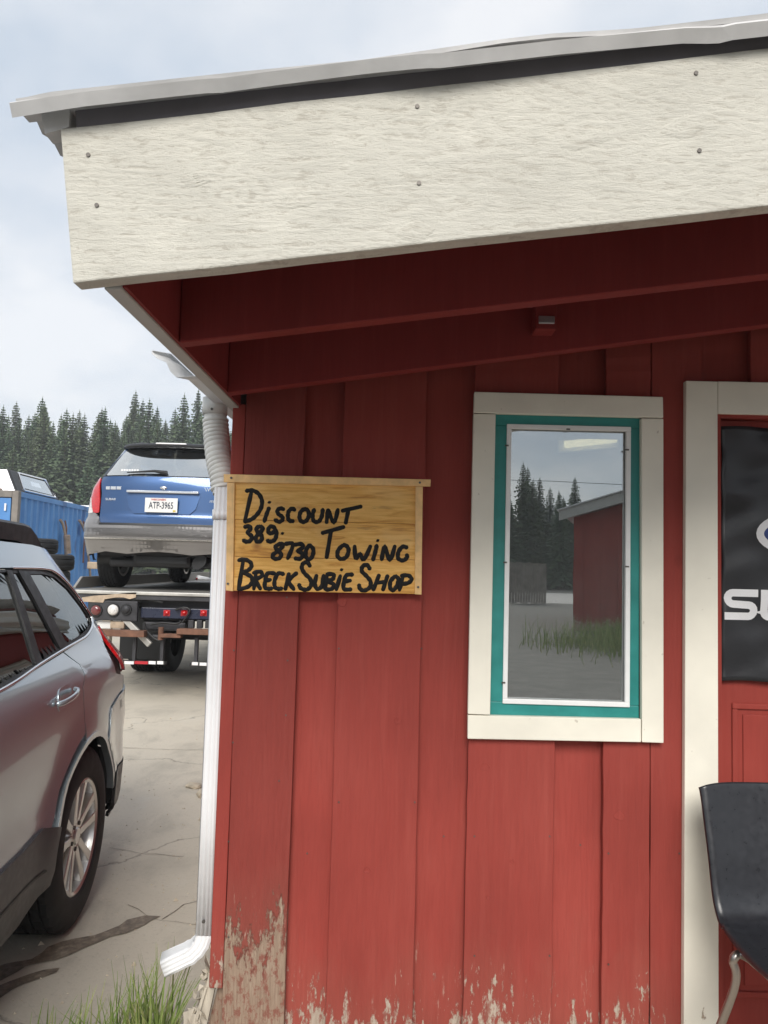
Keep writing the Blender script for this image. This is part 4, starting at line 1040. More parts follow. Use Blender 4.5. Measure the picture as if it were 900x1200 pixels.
def wagon(root, S_, Pm):
    """fills an Empty with the parts of a station wagon"""
    B = Pm['paint']; LOW = Pm['low']; zb = Pm['belt']; T = S_.t_of_x
    A = arc_pts
    ax, az, ar = .02, .345, Pm.get('arch', .405)
    # dark under-skin so that shut lines and gaps read dark
    for sg in (1, -1):
        poly = [(-3.2, .28), (-3.2, .9), (-2.4, zb(-2.4) - .04), (.55, zb(.55) - .05), (.55, .30), (ax + .40, .30)] + A(ax, az, .43, -5, 185, 14) + [(-.42, .28), (-2.745 + .42, .28)] + A(-2.745, az, .43, -5, 185, 14) + [(-3.18, .28)]
        panel(S_, side_poly(S_, poly, sg, .06), 'inner_panel', M['black'], root, off=-.014, rim=0, step=.09)
    yy = [-.62, .62]
    panel(S_, subdiv([(-.66, .42), (.66, .42), (.64, zb(.8) - .05), (-.64, zb(.8) - .05)], .06), 'inner_tailgate', M['black'], root, off=-.02, rim=0, step=.09)
    g = .0035
    Z = zb
    for sg in (1, -1):
        sp = lambda pts, st=.03: side_poly(S_, pts, sg, st)
        rdx0 = -1.30; rdx1 = -.10
        # rear door, following the arch
        door = [(rdx0 + g, .50), (rdx0 + g, Z(rdx0)), (-.6, Z(-.6)), (-.115, Z(-.115)), (-.045, 1.03), (-.06, .995), (-.115, .95), (-.10, .88), (-.09, .80)] + A(ax, az, ar + .035, 105, 153, 8) + [(-.40, .505)]
        panel(S_, sp(door), 'rear_door', B, root)
        fd = [(-2.42 + g, .50), (-2.42 + g, Z(-2.42)), (rdx0 - g, Z(rdx0)), (rdx0 - g, .50)]
        panel(S_, sp(fd), 'front_door', B, root)
        # quarter panel incl. rear pillar foot
        qp = [(-.115 + 2 * g, Z(-.1)), (.12, Z(.12)), (.30, Z(.30) - .0), (.40, Z(.40)), (.55, Z(.55))] + Pm['q_rear'] + [(.60, .845), (.42, .80), (.345, .79), (.33, .72), (.36, .60)] 
        arc_ = A(ax, az, ar, 30, 97, 10)
        qp2 = [(-.105 + g, Z(-.1)), (.12, Z(.12)), (.30, Z(.30)), (.42, Z(.42))] + Pm['q_rear'] + [(.46, .835), (.33, .80)] + A(ax, az, ar + .0, 55, 104, 8) + [(-.085, .80), (-.095, .88), (-.108, .95), (-.053, .995), (-.037, 1.03)]
        panel(S_, sp(qp2), 'quarter_panel', B, root)
        # front wing
        fw = [(-3.42, .60), (-3.42, .78), (-3.30, .84), (-2.95, .915), (-2.42 - g, Z(-2.42) - .01), (-2.42 - g, .50), (-2.30, .50)] + A(-2.745, az, ar, 22, 158, 14)
        fw = [(-3.40, .60), (-3.42, .78), (-3.30, .86), (-2.95, .94), (-2.42 - g, Z(-2.42)), (-2.42 - g, .50)] + A(-2.745, az, ar, 22, 150, 14)
        panel(S_, sp(fw), 'front_wing', B, root)
        # arch lips and sill cladding
        for cx, a0, a1, nm in ((ax, 12, 158, 'wheel_arch_lip'), (-2.745, 18, 160, 'wheel_arch_lip')):
            lip = A(cx, az, ar + .002, a0, a1, 18) + A(cx, az, ar - .022, a1, a0, 18)
            panel(S_, sp(lip), nm, B, root, off=.004, rim=.03)
        cl = [(-2.36, .475), (-1.9, .49), (-.62, .515), (-.45, .530), (-.36, .505)] + A(ax, az, ar - .02, 157, 178, 4) + [(-.39, .30), (-.55, .255), (-2.2, .24), (-2.38, .28)]
        panel(S_, sp(cl), 'sill_cladding', LOW, root, off=.010, rim=.04)
        panel(S_, sp([(-2.25, .372), (-.44, .392), (-.43, .382), (-2.25, .362)]), 'sill_groove', M['black'], root, off=.0125, rim=0)
        # glass and pillars
        for nm, pts in Pm['glass']: panel(S_, sp(rounded(pts, .02)), nm, M['car_glass'], root, off=-.006, rim=.004)
        for nm, pts, mt, off in Pm['pillars']: panel(S_, sp(pts), nm, mt if mt != 'B' else B, root, off=off, rim=.012)
        # bright line round the side glass
        ln = Pm['chrome']
        path = spline([S_.P(T(x, z, sg), z) + S_.nrm(T(x, z, sg), z) * .004 for x, z in ln], 5)
        MB().tube(path, .0065, 6).build('chrome_line', M['chrome'] if Pm.get('bright', True) else M['black'], root, smooth=80)
        # handles
        for hx in (-.32, -1.52):
            hz = .948
            P0, P1 = S_.P(T(hx - .095, hz - .01, sg), hz - .01), S_.P(T(hx + .095, hz + .012, sg), hz + .012); n_ = S_.nrm(T(hx, hz, sg), hz)
            cup = rounded([(hx - .075, hz - .045), (hx + .075, hz - .035), (hx + .07, hz + .04), (hx - .06, hz + .035)], .035)
            panel(S_, sp(cup), 'handle_cup', M['black'] if False else B, root, off=.0015, rim=.004)
            pth = spline([P0 + n_ * .004, P0.lerp(P1, .12) + n_ * .026, P0.lerp(P1, .5) + n_ * .036, P0.lerp(P1, .88) + n_ * .026, P1 + n_ * .004], 6)
            MB().tube(pth, [.010 if 0 < i < len(pth) - 1 else .007 for i in range(len(pth))], 10, up=(0, 0, 1), ry=.7).build('door_handle', B, root, smooth=80)
        # wheel wells
        for cx in (ax, -2.745):
            m = MB(); m.lathe([(ar + .03, .0), (ar + .03, .32), (.05, .32)], 40, Matrix.Translation((cx, sg * .84, az)) @ Matrix.Rotation(pi / 2 * sg, 4, 'X'))
            for v in [v for v in m.bm.verts if v.co.z < .26]: v.co.z = .26
            m.build('wheel_well', M['black'], root, smooth=40)
        # mirror
        p = S_.P(T(-2.28, 1.0, sg), 1.0) + Vector((0, sg * .11, .07))
        m = MB(); m.grid(10, 8, lambda u, v: (p.x + .075 * cos(pi * v) * (1 - .3 * abs(2 * u - 1) ** 3), p.y + (u - .5) * .21, p.z + .075 * sin(pi * v) * (1 - .5 * abs(2 * u - 1) ** 3) * 1.0 - .02)); m.build('wing_mirror', B, root, smooth=80, solid=.02)
        MB().tube([p + Vector((0, -sg * .05, -.02)), p + Vector((.03, -sg * .15, -.075))], .022, 8).build('mirror_stalk', M['black'], root)
    # tail lamps, bumper, tailgate in the rear view
    for nm, pts, mt, off, both in Pm['rear']:
        base = rounded(pts, Pm.get('rr', .02)) if both != 2 else pts
        for sg in ((1, -1) if both else (1,)):
            poly = [(sg * t, z) for t, z in subdiv(base, .04)]
            panel(S_, poly, nm, mt, root, off=off, rim=.014, step=.04)
    # roof
    zr = Pm['roof_z']; xr0, xr1 = Pm['roof_x']
    def roof(u, v):
        x = xr0 + (xr1 - xr0) * u; z0 = zr(x); w = S_.sidec(min(x, S_.R(z0) - .06), z0) if x > -1.9 else S_.side(x, z0); y = (2 * v - 1) * w
        return (x, y, z0 + Pm['crown'] * (1 - abs(2 * v - 1) ** 3.2) * (1 - .25 * abs(2 * u - 1) ** 4))
    m = MB(); m.grid(50, 30, roof); m.build('roof', B, root, smooth=60)
    # windscreen, bonnet and nose
    def ws(u, v):
        z = Pm['cowl_z'] + (zr(xr0) + .02 - Pm['cowl_z']) * v; x = Pm['cowl_x'] + (xr0 - Pm['cowl_x']) * v; w = S_.side(x, z) - .02; k = 2 * u - 1
        return (x - .10 * (1 - k * k) * (1 - .6 * v), k * w, z + .02 * (1 - k * k))
    MB().grid(20, 14, ws).build('windscreen', M['car_glass'], root, smooth=80)
    def bon(u, v):
        x = -3.52 + (Pm['cowl_x'] + .10 + 3.52) * u; k = 2 * v - 1; zz = interp(x, [-3.52, -3.3, -2.95, -2.42, -1.9], [.80, .87, .945, 1.0, 1.03])
        w = max(.30, S_.sidec(max(x, -3.40), zz) - .015); return (x - (.10 * (1 - k * k) if u < .02 else .10 * (1 - k * k) * (1 - u)), k * w, zz + .045 * (1 - k ** 4) * (.3 + .7 * u))
    MB().grid(24, 20, bon).build('bonnet', B, root, smooth=80)
    def nose(u, v):
        k = 2 * u - 1; z = .22 + .60 * v; w = S_.side(-3.0, z); a = k * pi / 2 * .98
        return (-3.18 - .50 * max(0, cos(a)) ** .45 * (1 - .10 * (1 - v) ** 2) , w * (abs(sin(a)) ** .9) * (1 if k > 0 else -1), z)
    MB().grid(40, 12, nose).build('front_bumper', B, root, smooth=80)
    box('grille', M['black'], (-3.705, -.34, .60), (-3.66, .34, .76), root, bevel=.02)
    for sg in (1, -1): 
        m = MB(); m.grid(8, 6, lambda u, v: (-3.69 + .30 * u ** 1.4, sg * (.42 + .36 * u), .66 + .12 * v + .03 * u)); m.build('headlight', M['lamp_clear'], root, smooth=80, solid=.03)
    # underside and cabin
    m = MB(); m.box((-3.2, -.62, .24), (.70, .62, .34)); m.build('underbody', M['black'], root, bevel=.03)
    for x_ in (-.35, -1.45):
        for sy in ((-.36, .36) if x_ < -1 else (-.36, .0, .36)):
            m = MB(); wd_ = .23 if x_ < -1 else .16
            m.box((x_ - .50, sy - wd_, .45), (x_, sy + wd_, .62)); m.box((x_ - .08, sy - wd_, .58), (x_ + .06, sy + wd_, 1.12)); m.build('seat', M['interior'], root, bevel=.05)
            box('head_rest', M['interior'], (x_ - .04, sy - .11, 1.14), (x_ + .05, sy + .11, 1.28), root, bevel=.035)
    box('cabin_floor', M['interior'], (-2.4, -.70, .36), (.75, .70, .44), root)
    box('load_cover', M['interior'], (.02, -.66, .90), (.62, .66, .93), root)
    box('dashboard', M['interior'], (-2.25, -.68, .80), (-1.95, .68, 1.02), root, bevel=.05)
    for x_, y_ in ((0.02, .785), (0.02, -.785), (-2.745, .785), (-2.745, -.785)):
        make_wheel(root, (x_, y_, .345), 1 if y_ > 0 else -1, rot=Pm.get('wrot', .3), five=Pm.get('twin', True))
    # roof rails
    rl = Pm['rail']
    for sg in (1, -1):
        def rp(x, dz): z0 = zr(x); return Vector((x, sg * (S_.side(x, z0) - rl['in']), z0 + dz))
        x0, x1, hgt, th = rl['x0'], rl['x1'], rl['h'], rl['t']
        m = MB(); rings = []; nn_ = 26
        for i in range(nn_ + 1):
            t = i / nn_; x = x0 + (x1 - x0) * t; e = min(1, min(t, 1 - t) / .10); e = sin(e * pi / 2) ** .7
            zt = rl['base'] + hgt * e; zl = rl['base'] + (rl['gap'] * (1 if .12 < t < .88 else 0))
            rings.append([m.bm.verts.new(rp(x, dz) + Vector((0, oy, 0))) for oy, dz in ((-th, zl), (-th, zt - .01), (-th * .6, zt), (th * .6, zt), (th, zt - .01), (th, zl))])
        for i in range(nn_):
            for j in range(6): m.bm.faces.new((rings[i][j], rings[i][(j + 1) % 6], rings[i + 1][(j + 1) % 6], rings[i + 1][j]))
        m.bm.faces.new(rings[0]); m.bm.faces.new(rings[-1][::-1]); m.build('roof_rail', rl['mat'], root, smooth=35)
    for xb in rl.get('bars', []):
        z0 = zr(xb) + rl['base'] + hgt - .02; w = S_.side(xb, zr(xb)) - rl['in']
        MB().tube([(xb, -w, z0), (xb, w, z0)], .017, 10, ry=.6).build('cross_bar', rl['mat'], root, smooth=60)

# ---- silver wagon at the left edge
Wz = smooth_table([.18, .35, .5, .62, .70, .85, .93, .985, 1.01, 1.05, 1.09, 1.13, 1.3, 1.5, 1.6], [.84, .885, .892, .885, .893, .905, .905, .897, .880, .845, .815, .80, .728, .635, .59], r=1.5)
Rz = smooth_table([.2, .3, .45, .60, .72, .80, .95, 1.05, 1.12, 1.3, 1.5, 1.62], [.93, 1.0, 1.05, 1.075, 1.065, .99, .965, .94, .90, .74, .53, .40], r=2)
Fz = lambda z: -3.70 if z < .9 else -3.70 + (z - .9) * 2
S1 = Shape(Wz, Rz, Fz, ca=.52, nn=2.35, taper=.03, top_taper=.045)
zb1 = lambda x: interp(x, [-2.45, -1.3, -.723, -.379, -.107, .078, .22, .336, .42, .55, .7], [.985, 1.015, 1.040, 1.064, 1.083, 1.096, 1.108, 1.128, 1.165, 1.155, 1.12])
zr1 = lambda x: interp(x, [-1.75, -1.3, -.6, 0, .35, .50], [1.475, 1.500, 1.508, 1.497, 1.468, 1.44])
silver_glass = [
 ('rear_quarter_glass', [(-.150, 1.382), (0, 1.381), (.13, 1.366), (.235, 1.318), (.335, 1.235), (.385, 1.185), (.372, 1.160), (.30, 1.142), (.15, 1.122), (-.04, 1.110)]),
 ('rear_door_glass', [(-1.22, 1.388), (-.345, 1.392), (-.355, 1.36), (-.40, 1.076), (-1.22, 1.034)]),
 ('small_door_glass', [(-.300, 1.390), (-.245, 1.390), (-.125, 1.104), (-.340, 1.082)]),
 ('front_door_glass', [(-1.90, 1.30), (-1.68, 1.37), (-1.32, 1.388), (-1.32, 1.030), (-2.25, 1.005)]),
]
silver_pillars = [
 ('pillar_trim', [(-.345, 1.398), (-.300, 1.398), (-.340, 1.075), (-.40, 1.070)], M['black'], .002),
 ('pillar_trim', [(-.245, 1.398), (-.150, 1.392), (-.04, 1.102), (-.125, 1.094)], M['black'], .002),
 ('pillar_trim', [(-1.32, 1.398), (-1.22, 1.398), (-1.22, 1.03), (-1.32, 1.02)], M['black'], .002),
 ('window_seal', [(-1.90, 1.300), (-1.68, 1.372), (-1.32, 1.389), (-.345, 1.393), (-.15, 1.384), (.0, 1.382), (.13, 1.367), (.24, 1.317), (.34, 1.235), (.388, 1.185), (.374, 1.158), (.30, 1.141), (.15, 1.121), (-.04, 1.109), (-.40, 1.075), (-1.22, 1.033), (-2.25, 1.004), (-2.30, .995), (-2.25, .992), (-1.22, 1.020), (-.40, 1.060), (-.04, 1.094), (.15, 1.106), (.31, 1.127), (.39, 1.150), (.408, 1.190), (.355, 1.248), (.25, 1.332), (.14, 1.381), (0, 1.397), (-.15, 1.401), (-1.32, 1.402), (-1.70, 1.386), (-1.92, 1.315)], M['black'], -.001),
 ('cant_rail', [(-1.93, 1.318), (-1.70, 1.392), (-1.32, 1.408), (-.15, 1.407), (.0, 1.403), (.145, 1.387), (.256, 1.337), (.362, 1.252), (.415, 1.192), (.400, 1.165), (.42, 1.165), (.56, 1.16), (.545, 1.22), (.50, 1.30), (.42, 1.40), (.36, 1.468), (.0, 1.497), (-.6, 1.508), (-1.3, 1.50), (-1.75, 1.475), (-2.30, 1.02), (-2.35, 1.0), (-2.27, 1.0)], 'B', .003),
]
_arc = [(.02 + .403 * cos(radians(a)), .345 + .403 * sin(radians(a))) for a in (22, 30, 38, 46, 54)]
_w = [(S1.t_of_x(x, z), z) for x, z in _arc + [(.325, .792), (.457, .829), (.58, .843)]] + [(.70, .86), (.60, .73)]
BP1 = [(-t, z) for t, z in _w] + _w[::-1]
rear_silver = [
 ('tail_lamp', [(.86, 1.135), (.62, 1.12), (.60, .90), (.84, .90), (.99, .93), (1.02, 1.0), (.93, 1.07)], M['lamp_red'], .006, 1),
 ('tailgate', [(-.60, .74), (-.595, 1.08), (.595, 1.08), (.60, .74)], M['silver'], 0, 0),
 ('rear_screen', [(-.60, 1.10), (-.50, 1.42), (.50, 1.42), (.60, 1.10)], M['car_glass'], -.003, 0),
 ('tailgate_frame', [(-.66, 1.085), (-.60, 1.30), (-.54, 1.475), (.54, 1.475), (.60, 1.30), (.66, 1.085), (.61, 1.085), (.51, 1.43), (-.51, 1.43), (-.61, 1.085)], M['silver'], .001, 2),
 ('rear_bumper', BP1, M['silver'], .006, 2),
 ('bumper_cladding', [(-1.185, .49), (1.185, .49), (1.15, .36), (1.0, .27), (-1.0, .27), (-1.15, .36)], M['cladding'], .010, 2),
 ('number_plate', [(-.16, .80), (.16, .80), (.16, .92), (-.16, .92)], M['plate'], .008, 2),
]
car1 = thing('station_wagon', (-2.106, 3.034, 0), 'grey metallic station wagon parked at the left edge with its tail towards the tow truck', 'car', rz=radians(95))
P1 = dict(paint=M['silver'], low=M['cladding'], belt=zb1, glass=silver_glass, pillars=silver_pillars,
  q_rear=[(.49, 1.165), (.50, 1.12), (.42, 1.06), (.355, 1.00), (.38, .935), (.54, .905), (.56, .85)],
  chrome=[(-2.30, 1.000), (-1.22, 1.027), (-.723, 1.043), (-.379, 1.071), (-.107, 1.091), (.10, 1.104), (.22, 1.113), (.336, 1.137), (.398, 1.168), (.400, 1.20), (.35, 1.258), (.25, 1.337), (.14, 1.387), (.0, 1.402), (-.3, 1.406)],
  rear=rear_silver, roof_z=zr1, roof_x=(-1.75, .50), crown=.055, cowl_z=1.02, cowl_x=-2.45,
  rail=dict(x0=-1.55, x1=.16, h=.085, t=.022, base=.0, gap=.012, mat=M['black'], **{'in': .035}))
P1['rail']['bars'] = [-1.1, -.1]
wagon(car1, S1, P1)

# ---- tow truck
TX = -2.23; DZ = 1.116; TY = 8.05
tow = thing('flatbed_tow_truck', (TX, TY, 0), 'flatbed tow truck with worn steel deck carrying the blue wagon', 'truck')
TL = lambda px, py, Y=8.05: (lambda p: Vector((p.x - TX, p.y - TY, p.z)))(atY(px, py, Y))
box('deck_plate', M['deck'], (-1.26, 0.02, DZ - .05), (1.26, 6.4, DZ), tow, bevel=.01)
box('deck_edge', M['deck_edge'], (-1.27, -.03, DZ - .035), (1.27, .018, DZ + .002), tow, bevel=.008)
box('deck_edge_lip', M['truck_steel'], (-1.27, -.012, DZ - .085), (1.27, .02, DZ - .037), tow, bevel=.004)
for sg in (-1, 1): 
    m = MB(); m.prism([(sg * 1.25, .33, DZ + .002), (sg * 1.25, .32, DZ + .02), (sg * 1.25, .50, DZ + .13), (sg * 1.25, 6.4, DZ + .14), (sg * 1.25, 6.4, DZ + .002)], (.03 * sg, 0, 0)); m.build('side_rail', M['deck'], tow, bevel=.004)
    box('frame_rail', M['truck_steel'], (sg * .43 - .04, .25, .72), (sg * .43 + .04, 8.6, .97), tow, bevel=.01)
for k in range(9): box('cross_member', M['truck_steel'], (-1.2, .6 + k * .68, DZ - .15), (1.2, .68 + k * .68, DZ - .052), tow)
# dark rear apron and lamp clusters
a, b = TL(160, 699), TL(252, 730); box('rear_apron', M['truck_steel'], (a.x, .14, b.z), (1.10, .18, a.z), tow)
a, b = TL(163, 712), TL(252, 727); box('lamp_bar', M['blue_dark'], (a.x, .06, b.z), (.75, .12, a.z), tow, bevel=.008)
for sg in (1, -1):
    a, b = TL(104, 703), TL(161, 728); x0, x1 = (a.x, b.x) if sg > 0 else (-b.x, -a.x)
    box('lamp_panel', M['truck_steel'], (x0, -.02, b.z), (x1, .03, a.z), tow, bevel=.01)
    for px, py, r_, mt in ((134, 714.5, .056, 'lamp_clear'), (114, 715, .052, 'lamp_dim'), (149, 714, .045, 'truck_steel')):
        c = TL(px, py); c.x *= sg
        MB().cyl((c.x, -.030, c.z), (0, 1, 0), r_ + .012, .022, 24).build('lamp_ring', M['black'], tow)
        MB().lathe([(r_, 0), (r_ * .9, .012), (r_ * .5, .020), (0, .023)], 24, Matrix.Translation((c.x, -.042, c.z)) @ Matrix.Rotation(pi / 2, 4, 'X')).build('round_lamp', M[mt], tow, smooth=60)
for px in (193.5, 214, 237): 
    c = TL(px, 718.5); MB().lathe([(.030, 0), (.026, .015), (0, .022)], 16, Matrix.Translation((c.x, .058, c.z)) @ Matrix.Rotation(pi / 2, 4, 'X')).build('marker_lamp', M['lamp_red'], tow, smooth=60)
    box('lamp_bezel', M['refl_red'], (c.x - .035, .055, c.z - .035), (c.x + .035, .0595, c.z + .03), tow, bevel=.006)
m = MB(); m.prism([tuple(TL(*p)) for p in ((97, 700), (111, 698), (128, 697), (145, 695), (161, 694), (160, 700), (153, 702), (146, 700), (137, 700), (124, 702), (122, 706), (99, 705))], (0, -.03, 0)); m.build('torn_plywood', M['ply'], tow)
def tb(name, mat, p0, p1, y0, y1, bev=.006):
    a, b = TL(*p0), TL(*p1); return box(name, mat, (min(a.x, b.x), y0, min(a.z, b.z)), (max(a.x, b.x), y1, max(a.z, b.z)), tow, bevel=bev)
tb('step_bar', M['rust'], (118, 737), (172, 746), -.10, .02); tb('step_bar', M['rust'], (190, 742), (214, 747), -.08, .02); tb('step_bar', M['rust'], (210, 736), (262, 744), -.10, .02)
m = MB(); a, b = TL(144, 724), TL(175, 756); d = (b - a).normalized(); n_ = Vector((-d.z, 0, d.x)) * .030; m.prism([a - n_, a + n_, b + n_, b - n_], (0, .05, 0)); m.build('wheel_lift_arm', M['deck_edge'], tow, bevel=.006)
tb('number_plate', M['plate'], (113, 728), (129, 737), .03, .036); tb('plate_light', M['ply'], (129, 728), (145, 737), .0, .05, .01)
for sg in (1, -1):
    X0 = TL(157.5, 750).x; X1 = TL(190, 750).x
    for x_ in (X0, X1): box('underride_post', M['truck_steel'], (sg * x_ - .018 if sg > 0 else -x_ - .018, .0, TL(150, 776).z), ((sg * x_) + .018, .05, TL(150, 745).z), tow, bevel=.004)
    a, b = TL(139, 773.5), TL(194.5, 779); xs = sorted((sg * a.x, sg * b.x))
    box('underride_bar', M['black'], (xs[0], -.02, b.z), (xs[1], .04, a.z), tow, bevel=.004)
    for p0, p1, mt in ((143, 157.5, 'refl_white'), (158.5, 174, 'refl_red'), (175, 183, 'refl_white'), (185, 192, 'refl_white')):
        a, b = TL(p0, 774.3), TL(p1, 778.2); xs = sorted((sg * a.x, sg * b.x)); box('reflector', M[mt], (xs[0], -.0225, b.z), (xs[1], -.0195, a.z), tow)
# winch hoses, hook and linkage
for pts in ([(160, 697), (175, 703), (190, 706)], [(176, 732), (190, 730), (206, 731), (212, 728)], [(168, 729), (172, 740), (180, 748), (188, 752)], [(150, 741), (165, 745), (172, 738)], [(205, 715), (215, 712), (222, 716), (213, 730)]):
    MB().tube(spline([TL(*p) + Vector((0, .02, 0)) for p in pts], 6), .012, 8).build('hose', M['black'], tow, smooth=80)
MB().cyl(TL(189.5, 742) + Vector((0, -.03, 0)), (0, 0, 1), .028, .13, 14).build('hitch_pin', M['rust'], tow)
tb('tow_block', M['truck_steel'], (163, 729), (214, 741), .10, .4, .02); tb('tow_block', M['truck_steel'], (172, 744), (186, 752), .05, .5, .02)
for px in (222, 232, 242): tb('bracket', M['truck_steel'], (px - 3, 727), (px + 3, 737), .05, .12)
box('axle', M['truck_steel'], (-.9, 2.05, .42), (.9, 2.2, .56), tow, bevel=.03)
MB().lathe([(0, -.16), (.12, -.14), (.2, 0), (.12, .14), (0, .16)], 24, Matrix.Translation((0, 2.12, .5)) @ Matrix.Rotation(pi / 2, 4, 'X')).build('differential', M['truck_steel'], tow, smooth=60)
def truck_wheel(x, y, side, dual):
    w = bpy.data.objects.new('wheel', None); COL.objects.link(w); w.parent = tow; w.location = (x, y, .46)
    for k in ((0, .29) if dual else (0,)):
        Mx = Matrix.Translation((-side * k, 0, 0)) @ Matrix.Rotation(pi / 2 * side, 4, 'Y')
        pr = [(.26, .10), (.33, .125), (.43, .118), (.455, .10)]
        for c in (.06, .02, -.02, -.06): pr += [(.46, c + .009), (.448, c + .007), (.448, c - .007), (.46, c - .009)]
        pr += [(.455, -.10), (.43, -.118), (.33, -.125), (.26, -.10)]
        MB().lathe(pr, 48, Mx).build('tyre', M['rubber'], w, smooth=35)
        MB().lathe([(.262, .10), (.24, .09), (.22, .02), (.10, .0), (.09, .05), (0, .06)], 32, Mx).build('rim', M['deck_edge'], w, smooth=35)
for sg in (-1, 1):
    truck_wheel(sg * 1.02, 2.12, sg, True); truck_wheel(sg * 1.04, 7.6, sg, False)
    box('mud_flap', M['black'], (sg * .88 - .28, 1.52, .22), (sg * .88 + .28, 1.535, .85), tow)
# cab
m = MB()
sec = [(-.0, .62), (0, 1.72), (.18, 2.38), (1.35, 2.42), (1.75, 1.62), (2.75, 1.42), (2.9, .62)]
m.prism([(-1.08, 6.55 + y, z) for y, z in sec], (2.16, 0, 0)); m.build('cab', M['refl_white'], tow, bevel=.06)
for sg in (-1, 1):
    box('cab_window', M['car_glass'], (sg * 1.084 - .004, 6.85, 1.66), (sg * 1.084 + .004, 7.85, 2.20), tow)
    box('cab_door', M['refl_white'], (sg * 1.088 - .006, 6.8, .78), (sg * 1.088 + .006, 7.95, 1.62), tow, bevel=.004)
    box('headlight', M['lamp_clear'], (sg * .8 - .15, 9.43, .95), (sg * .8 + .15, 9.47, 1.15), tow, bevel=.02)
    box('mirror', M['black'], (sg * 1.28 - .1, 8.0, 1.7), (sg * 1.28 + .1, 8.04, 2.1), tow, bevel=.02)
box('rear_cab_window', M['car_glass'], (-.6, 6.537, 1.75), (.6, 6.545, 2.15), tow)
box('beacon_bar', M['gold'], (-.6, 6.9, 2.44), (.6, 7.1, 2.56), tow, bevel=.03)
box('headboard', M['deck'], (-1.2, 6.42, DZ), (1.2, 6.46, DZ + .9), tow, bevel=.01)

# ---- blue wagon on the deck
BX = -2.54; BY = 9.16
Wb = smooth_table([.18, .35, .5, .65, .8, .95, 1.06, 1.14, 1.22, 1.5, 1.64], [.84, .885, .905, .905, .90, .885, .87, .83, .785, .665, .60], r=1.5)
Rb = smooth_table([.2, .32, .45, .56, .70, .76, .95, 1.10, 1.19, 1.3, 1.52, 1.64], [.82, .90, .945, .985, .975, .895, .885, .878, .862, .76, .58, .50], r=1.2)
S2 = Shape(Wb, Rb, Fz, ca=.36, nn=2.9, taper=.02, top_taper=.02, flare=.018)
def BL(px, py):
    """photo position on the tail of the blue car -> (t, z)"""
    Y = BY + .92
    Y = BY - .90
    for _ in range(4):
        p = atY(px, py, Y); z = (p.z - DZ) / 1.04; y = (p.x - BX) / 1.01; Y = BY - S2.rear(min(.80, abs(y)), max(.2, min(1.6, z)))
    return (y, z)

mz = lambda z: 1.10 + (z - 1.04) * 1.05 if z > 1.0 else z + .06 * max(0, (z - .8) / .2)
tf = lambda L_: [(x, mz(z)) for x, z in L_]
zb2 = lambda x: mz(zb1(x)); zr2 = lambda x: interp(x, [-1.75, -1.3, -.6, 0, .35, .52], [1.565, 1.60, 1.615, 1.60, 1.585, 1.575])
bgl = [(n, tf(p)) for n, p in silver_glass]; bpl = [(n, tf(p), m_, o_) for n, p, m_, o_ in silver_pillars[:-1]]
bpl.append(('cant_rail', tf(silver_pillars[-1][1][:9]) + [(.35, mz(1.30)), (.40, mz(1.2)), (.40, mz(1.165)), (.60, 1.20), (.56, 1.30), (.50, 1.45), (.46, 1.575), (0, 1.60), (-.6, 1.615), (-1.3, 1.60), (-1.75, 1.565), (-2.30, 1.08), (-2.35, 1.06), (-2.27, 1.06)], 'B', .003))
rear_blue = [
 ('tail_lamp', [(.705, .80), (.705, 1.17), (.75, 1.19), (.86, 1.165), (1.0, 1.05), (1.02, .975), (.80, .975), (.745, .80)], M['lamp_red'], .012, 1),
 ('reversing_lamp', [(.745, .80), (.82, .972), (1.02, .972), (.98, .86), (.90, .80)], M['lamp_clear'], .016, 1),
 ('tailgate', [(-.695, .685), (-.695, 1.195), (.695, 1.195), (.695, .685)], M['blue'], 0, 0),
 ('rear_screen', [(-.66, 1.205), (-.56, 1.525), (.56, 1.525), (.66, 1.205)], M['rear_glass'], .002, 0),
 ('screen_border', [(-.78, 1.20), (-.70, 1.40), (-.645, 1.56), (.645, 1.56), (.70, 1.40), (.78, 1.20), (.665, 1.20), (.565, 1.53), (-.565, 1.53), (-.665, 1.20)], M['black'], .0, 2),
 ('rear_bumper', [(-1.34, .60), (-1.30, .78), (-1.05, .80), (-.90, .815), (-.74, .81), (-.70, .76), (-.655, .70), (-.60, .675), (.60, .675), (.655, .70), (.70, .76), (.74, .81), (.90, .815), (1.05, .80), (1.30, .78), (1.34, .60), (1.30, .545), (-1.30, .545)], M['bluegrey'], .012, 2),
 ('bumper_strip', [(-.80, .532), (.80, .532), (.80, .546), (-.80, .546)], M['chrome'], .020, 2),
 ('bumper_skirt', [(-1.30, .528), (1.30, .528), (1.24, .44), (1.05, .375), (.80, .36), (.60, .40), (.34, .425), (.30, .395), (-.05, .41), (-.35, .38), (-.62, .405), (-.85, .345), (-1.05, .36), (-1.24, .44)], M['bluegrey'], .006, 2),
]
car2 = thing('station_wagon', (BX, BY, DZ), 'blue station wagon with grey bumper riding on the deck of the tow truck', 'car', rz=radians(-90)); car2.scale = (1, 1.01, 1.04)
P2 = dict(paint=M['blue'], low=M['bluegrey'], belt=zb2, glass=bgl, pillars=bpl, q_rear=[(.56, 1.19), (.54, 1.05), (.53, .97), (.56, .86), (.60, .82)],
  chrome=tf(P1['chrome']), bright=False, rear=rear_blue, roof_z=zr2, roof_x=(-1.75, .50), crown=.035, cowl_z=1.08, cowl_x=-2.45, twin=False,
  rail=dict(x0=-1.6, x1=.25, h=.075, t=.018, base=.0, gap=.03, mat=M['black'], **{'in': .10}))
P2['rail']['bars'] = [-1.2, -.2]
wagon(car2, S2, P2)
def tp(t, z, o=.004): return S2.P(t, z) + S2.nrm(t, z) * o
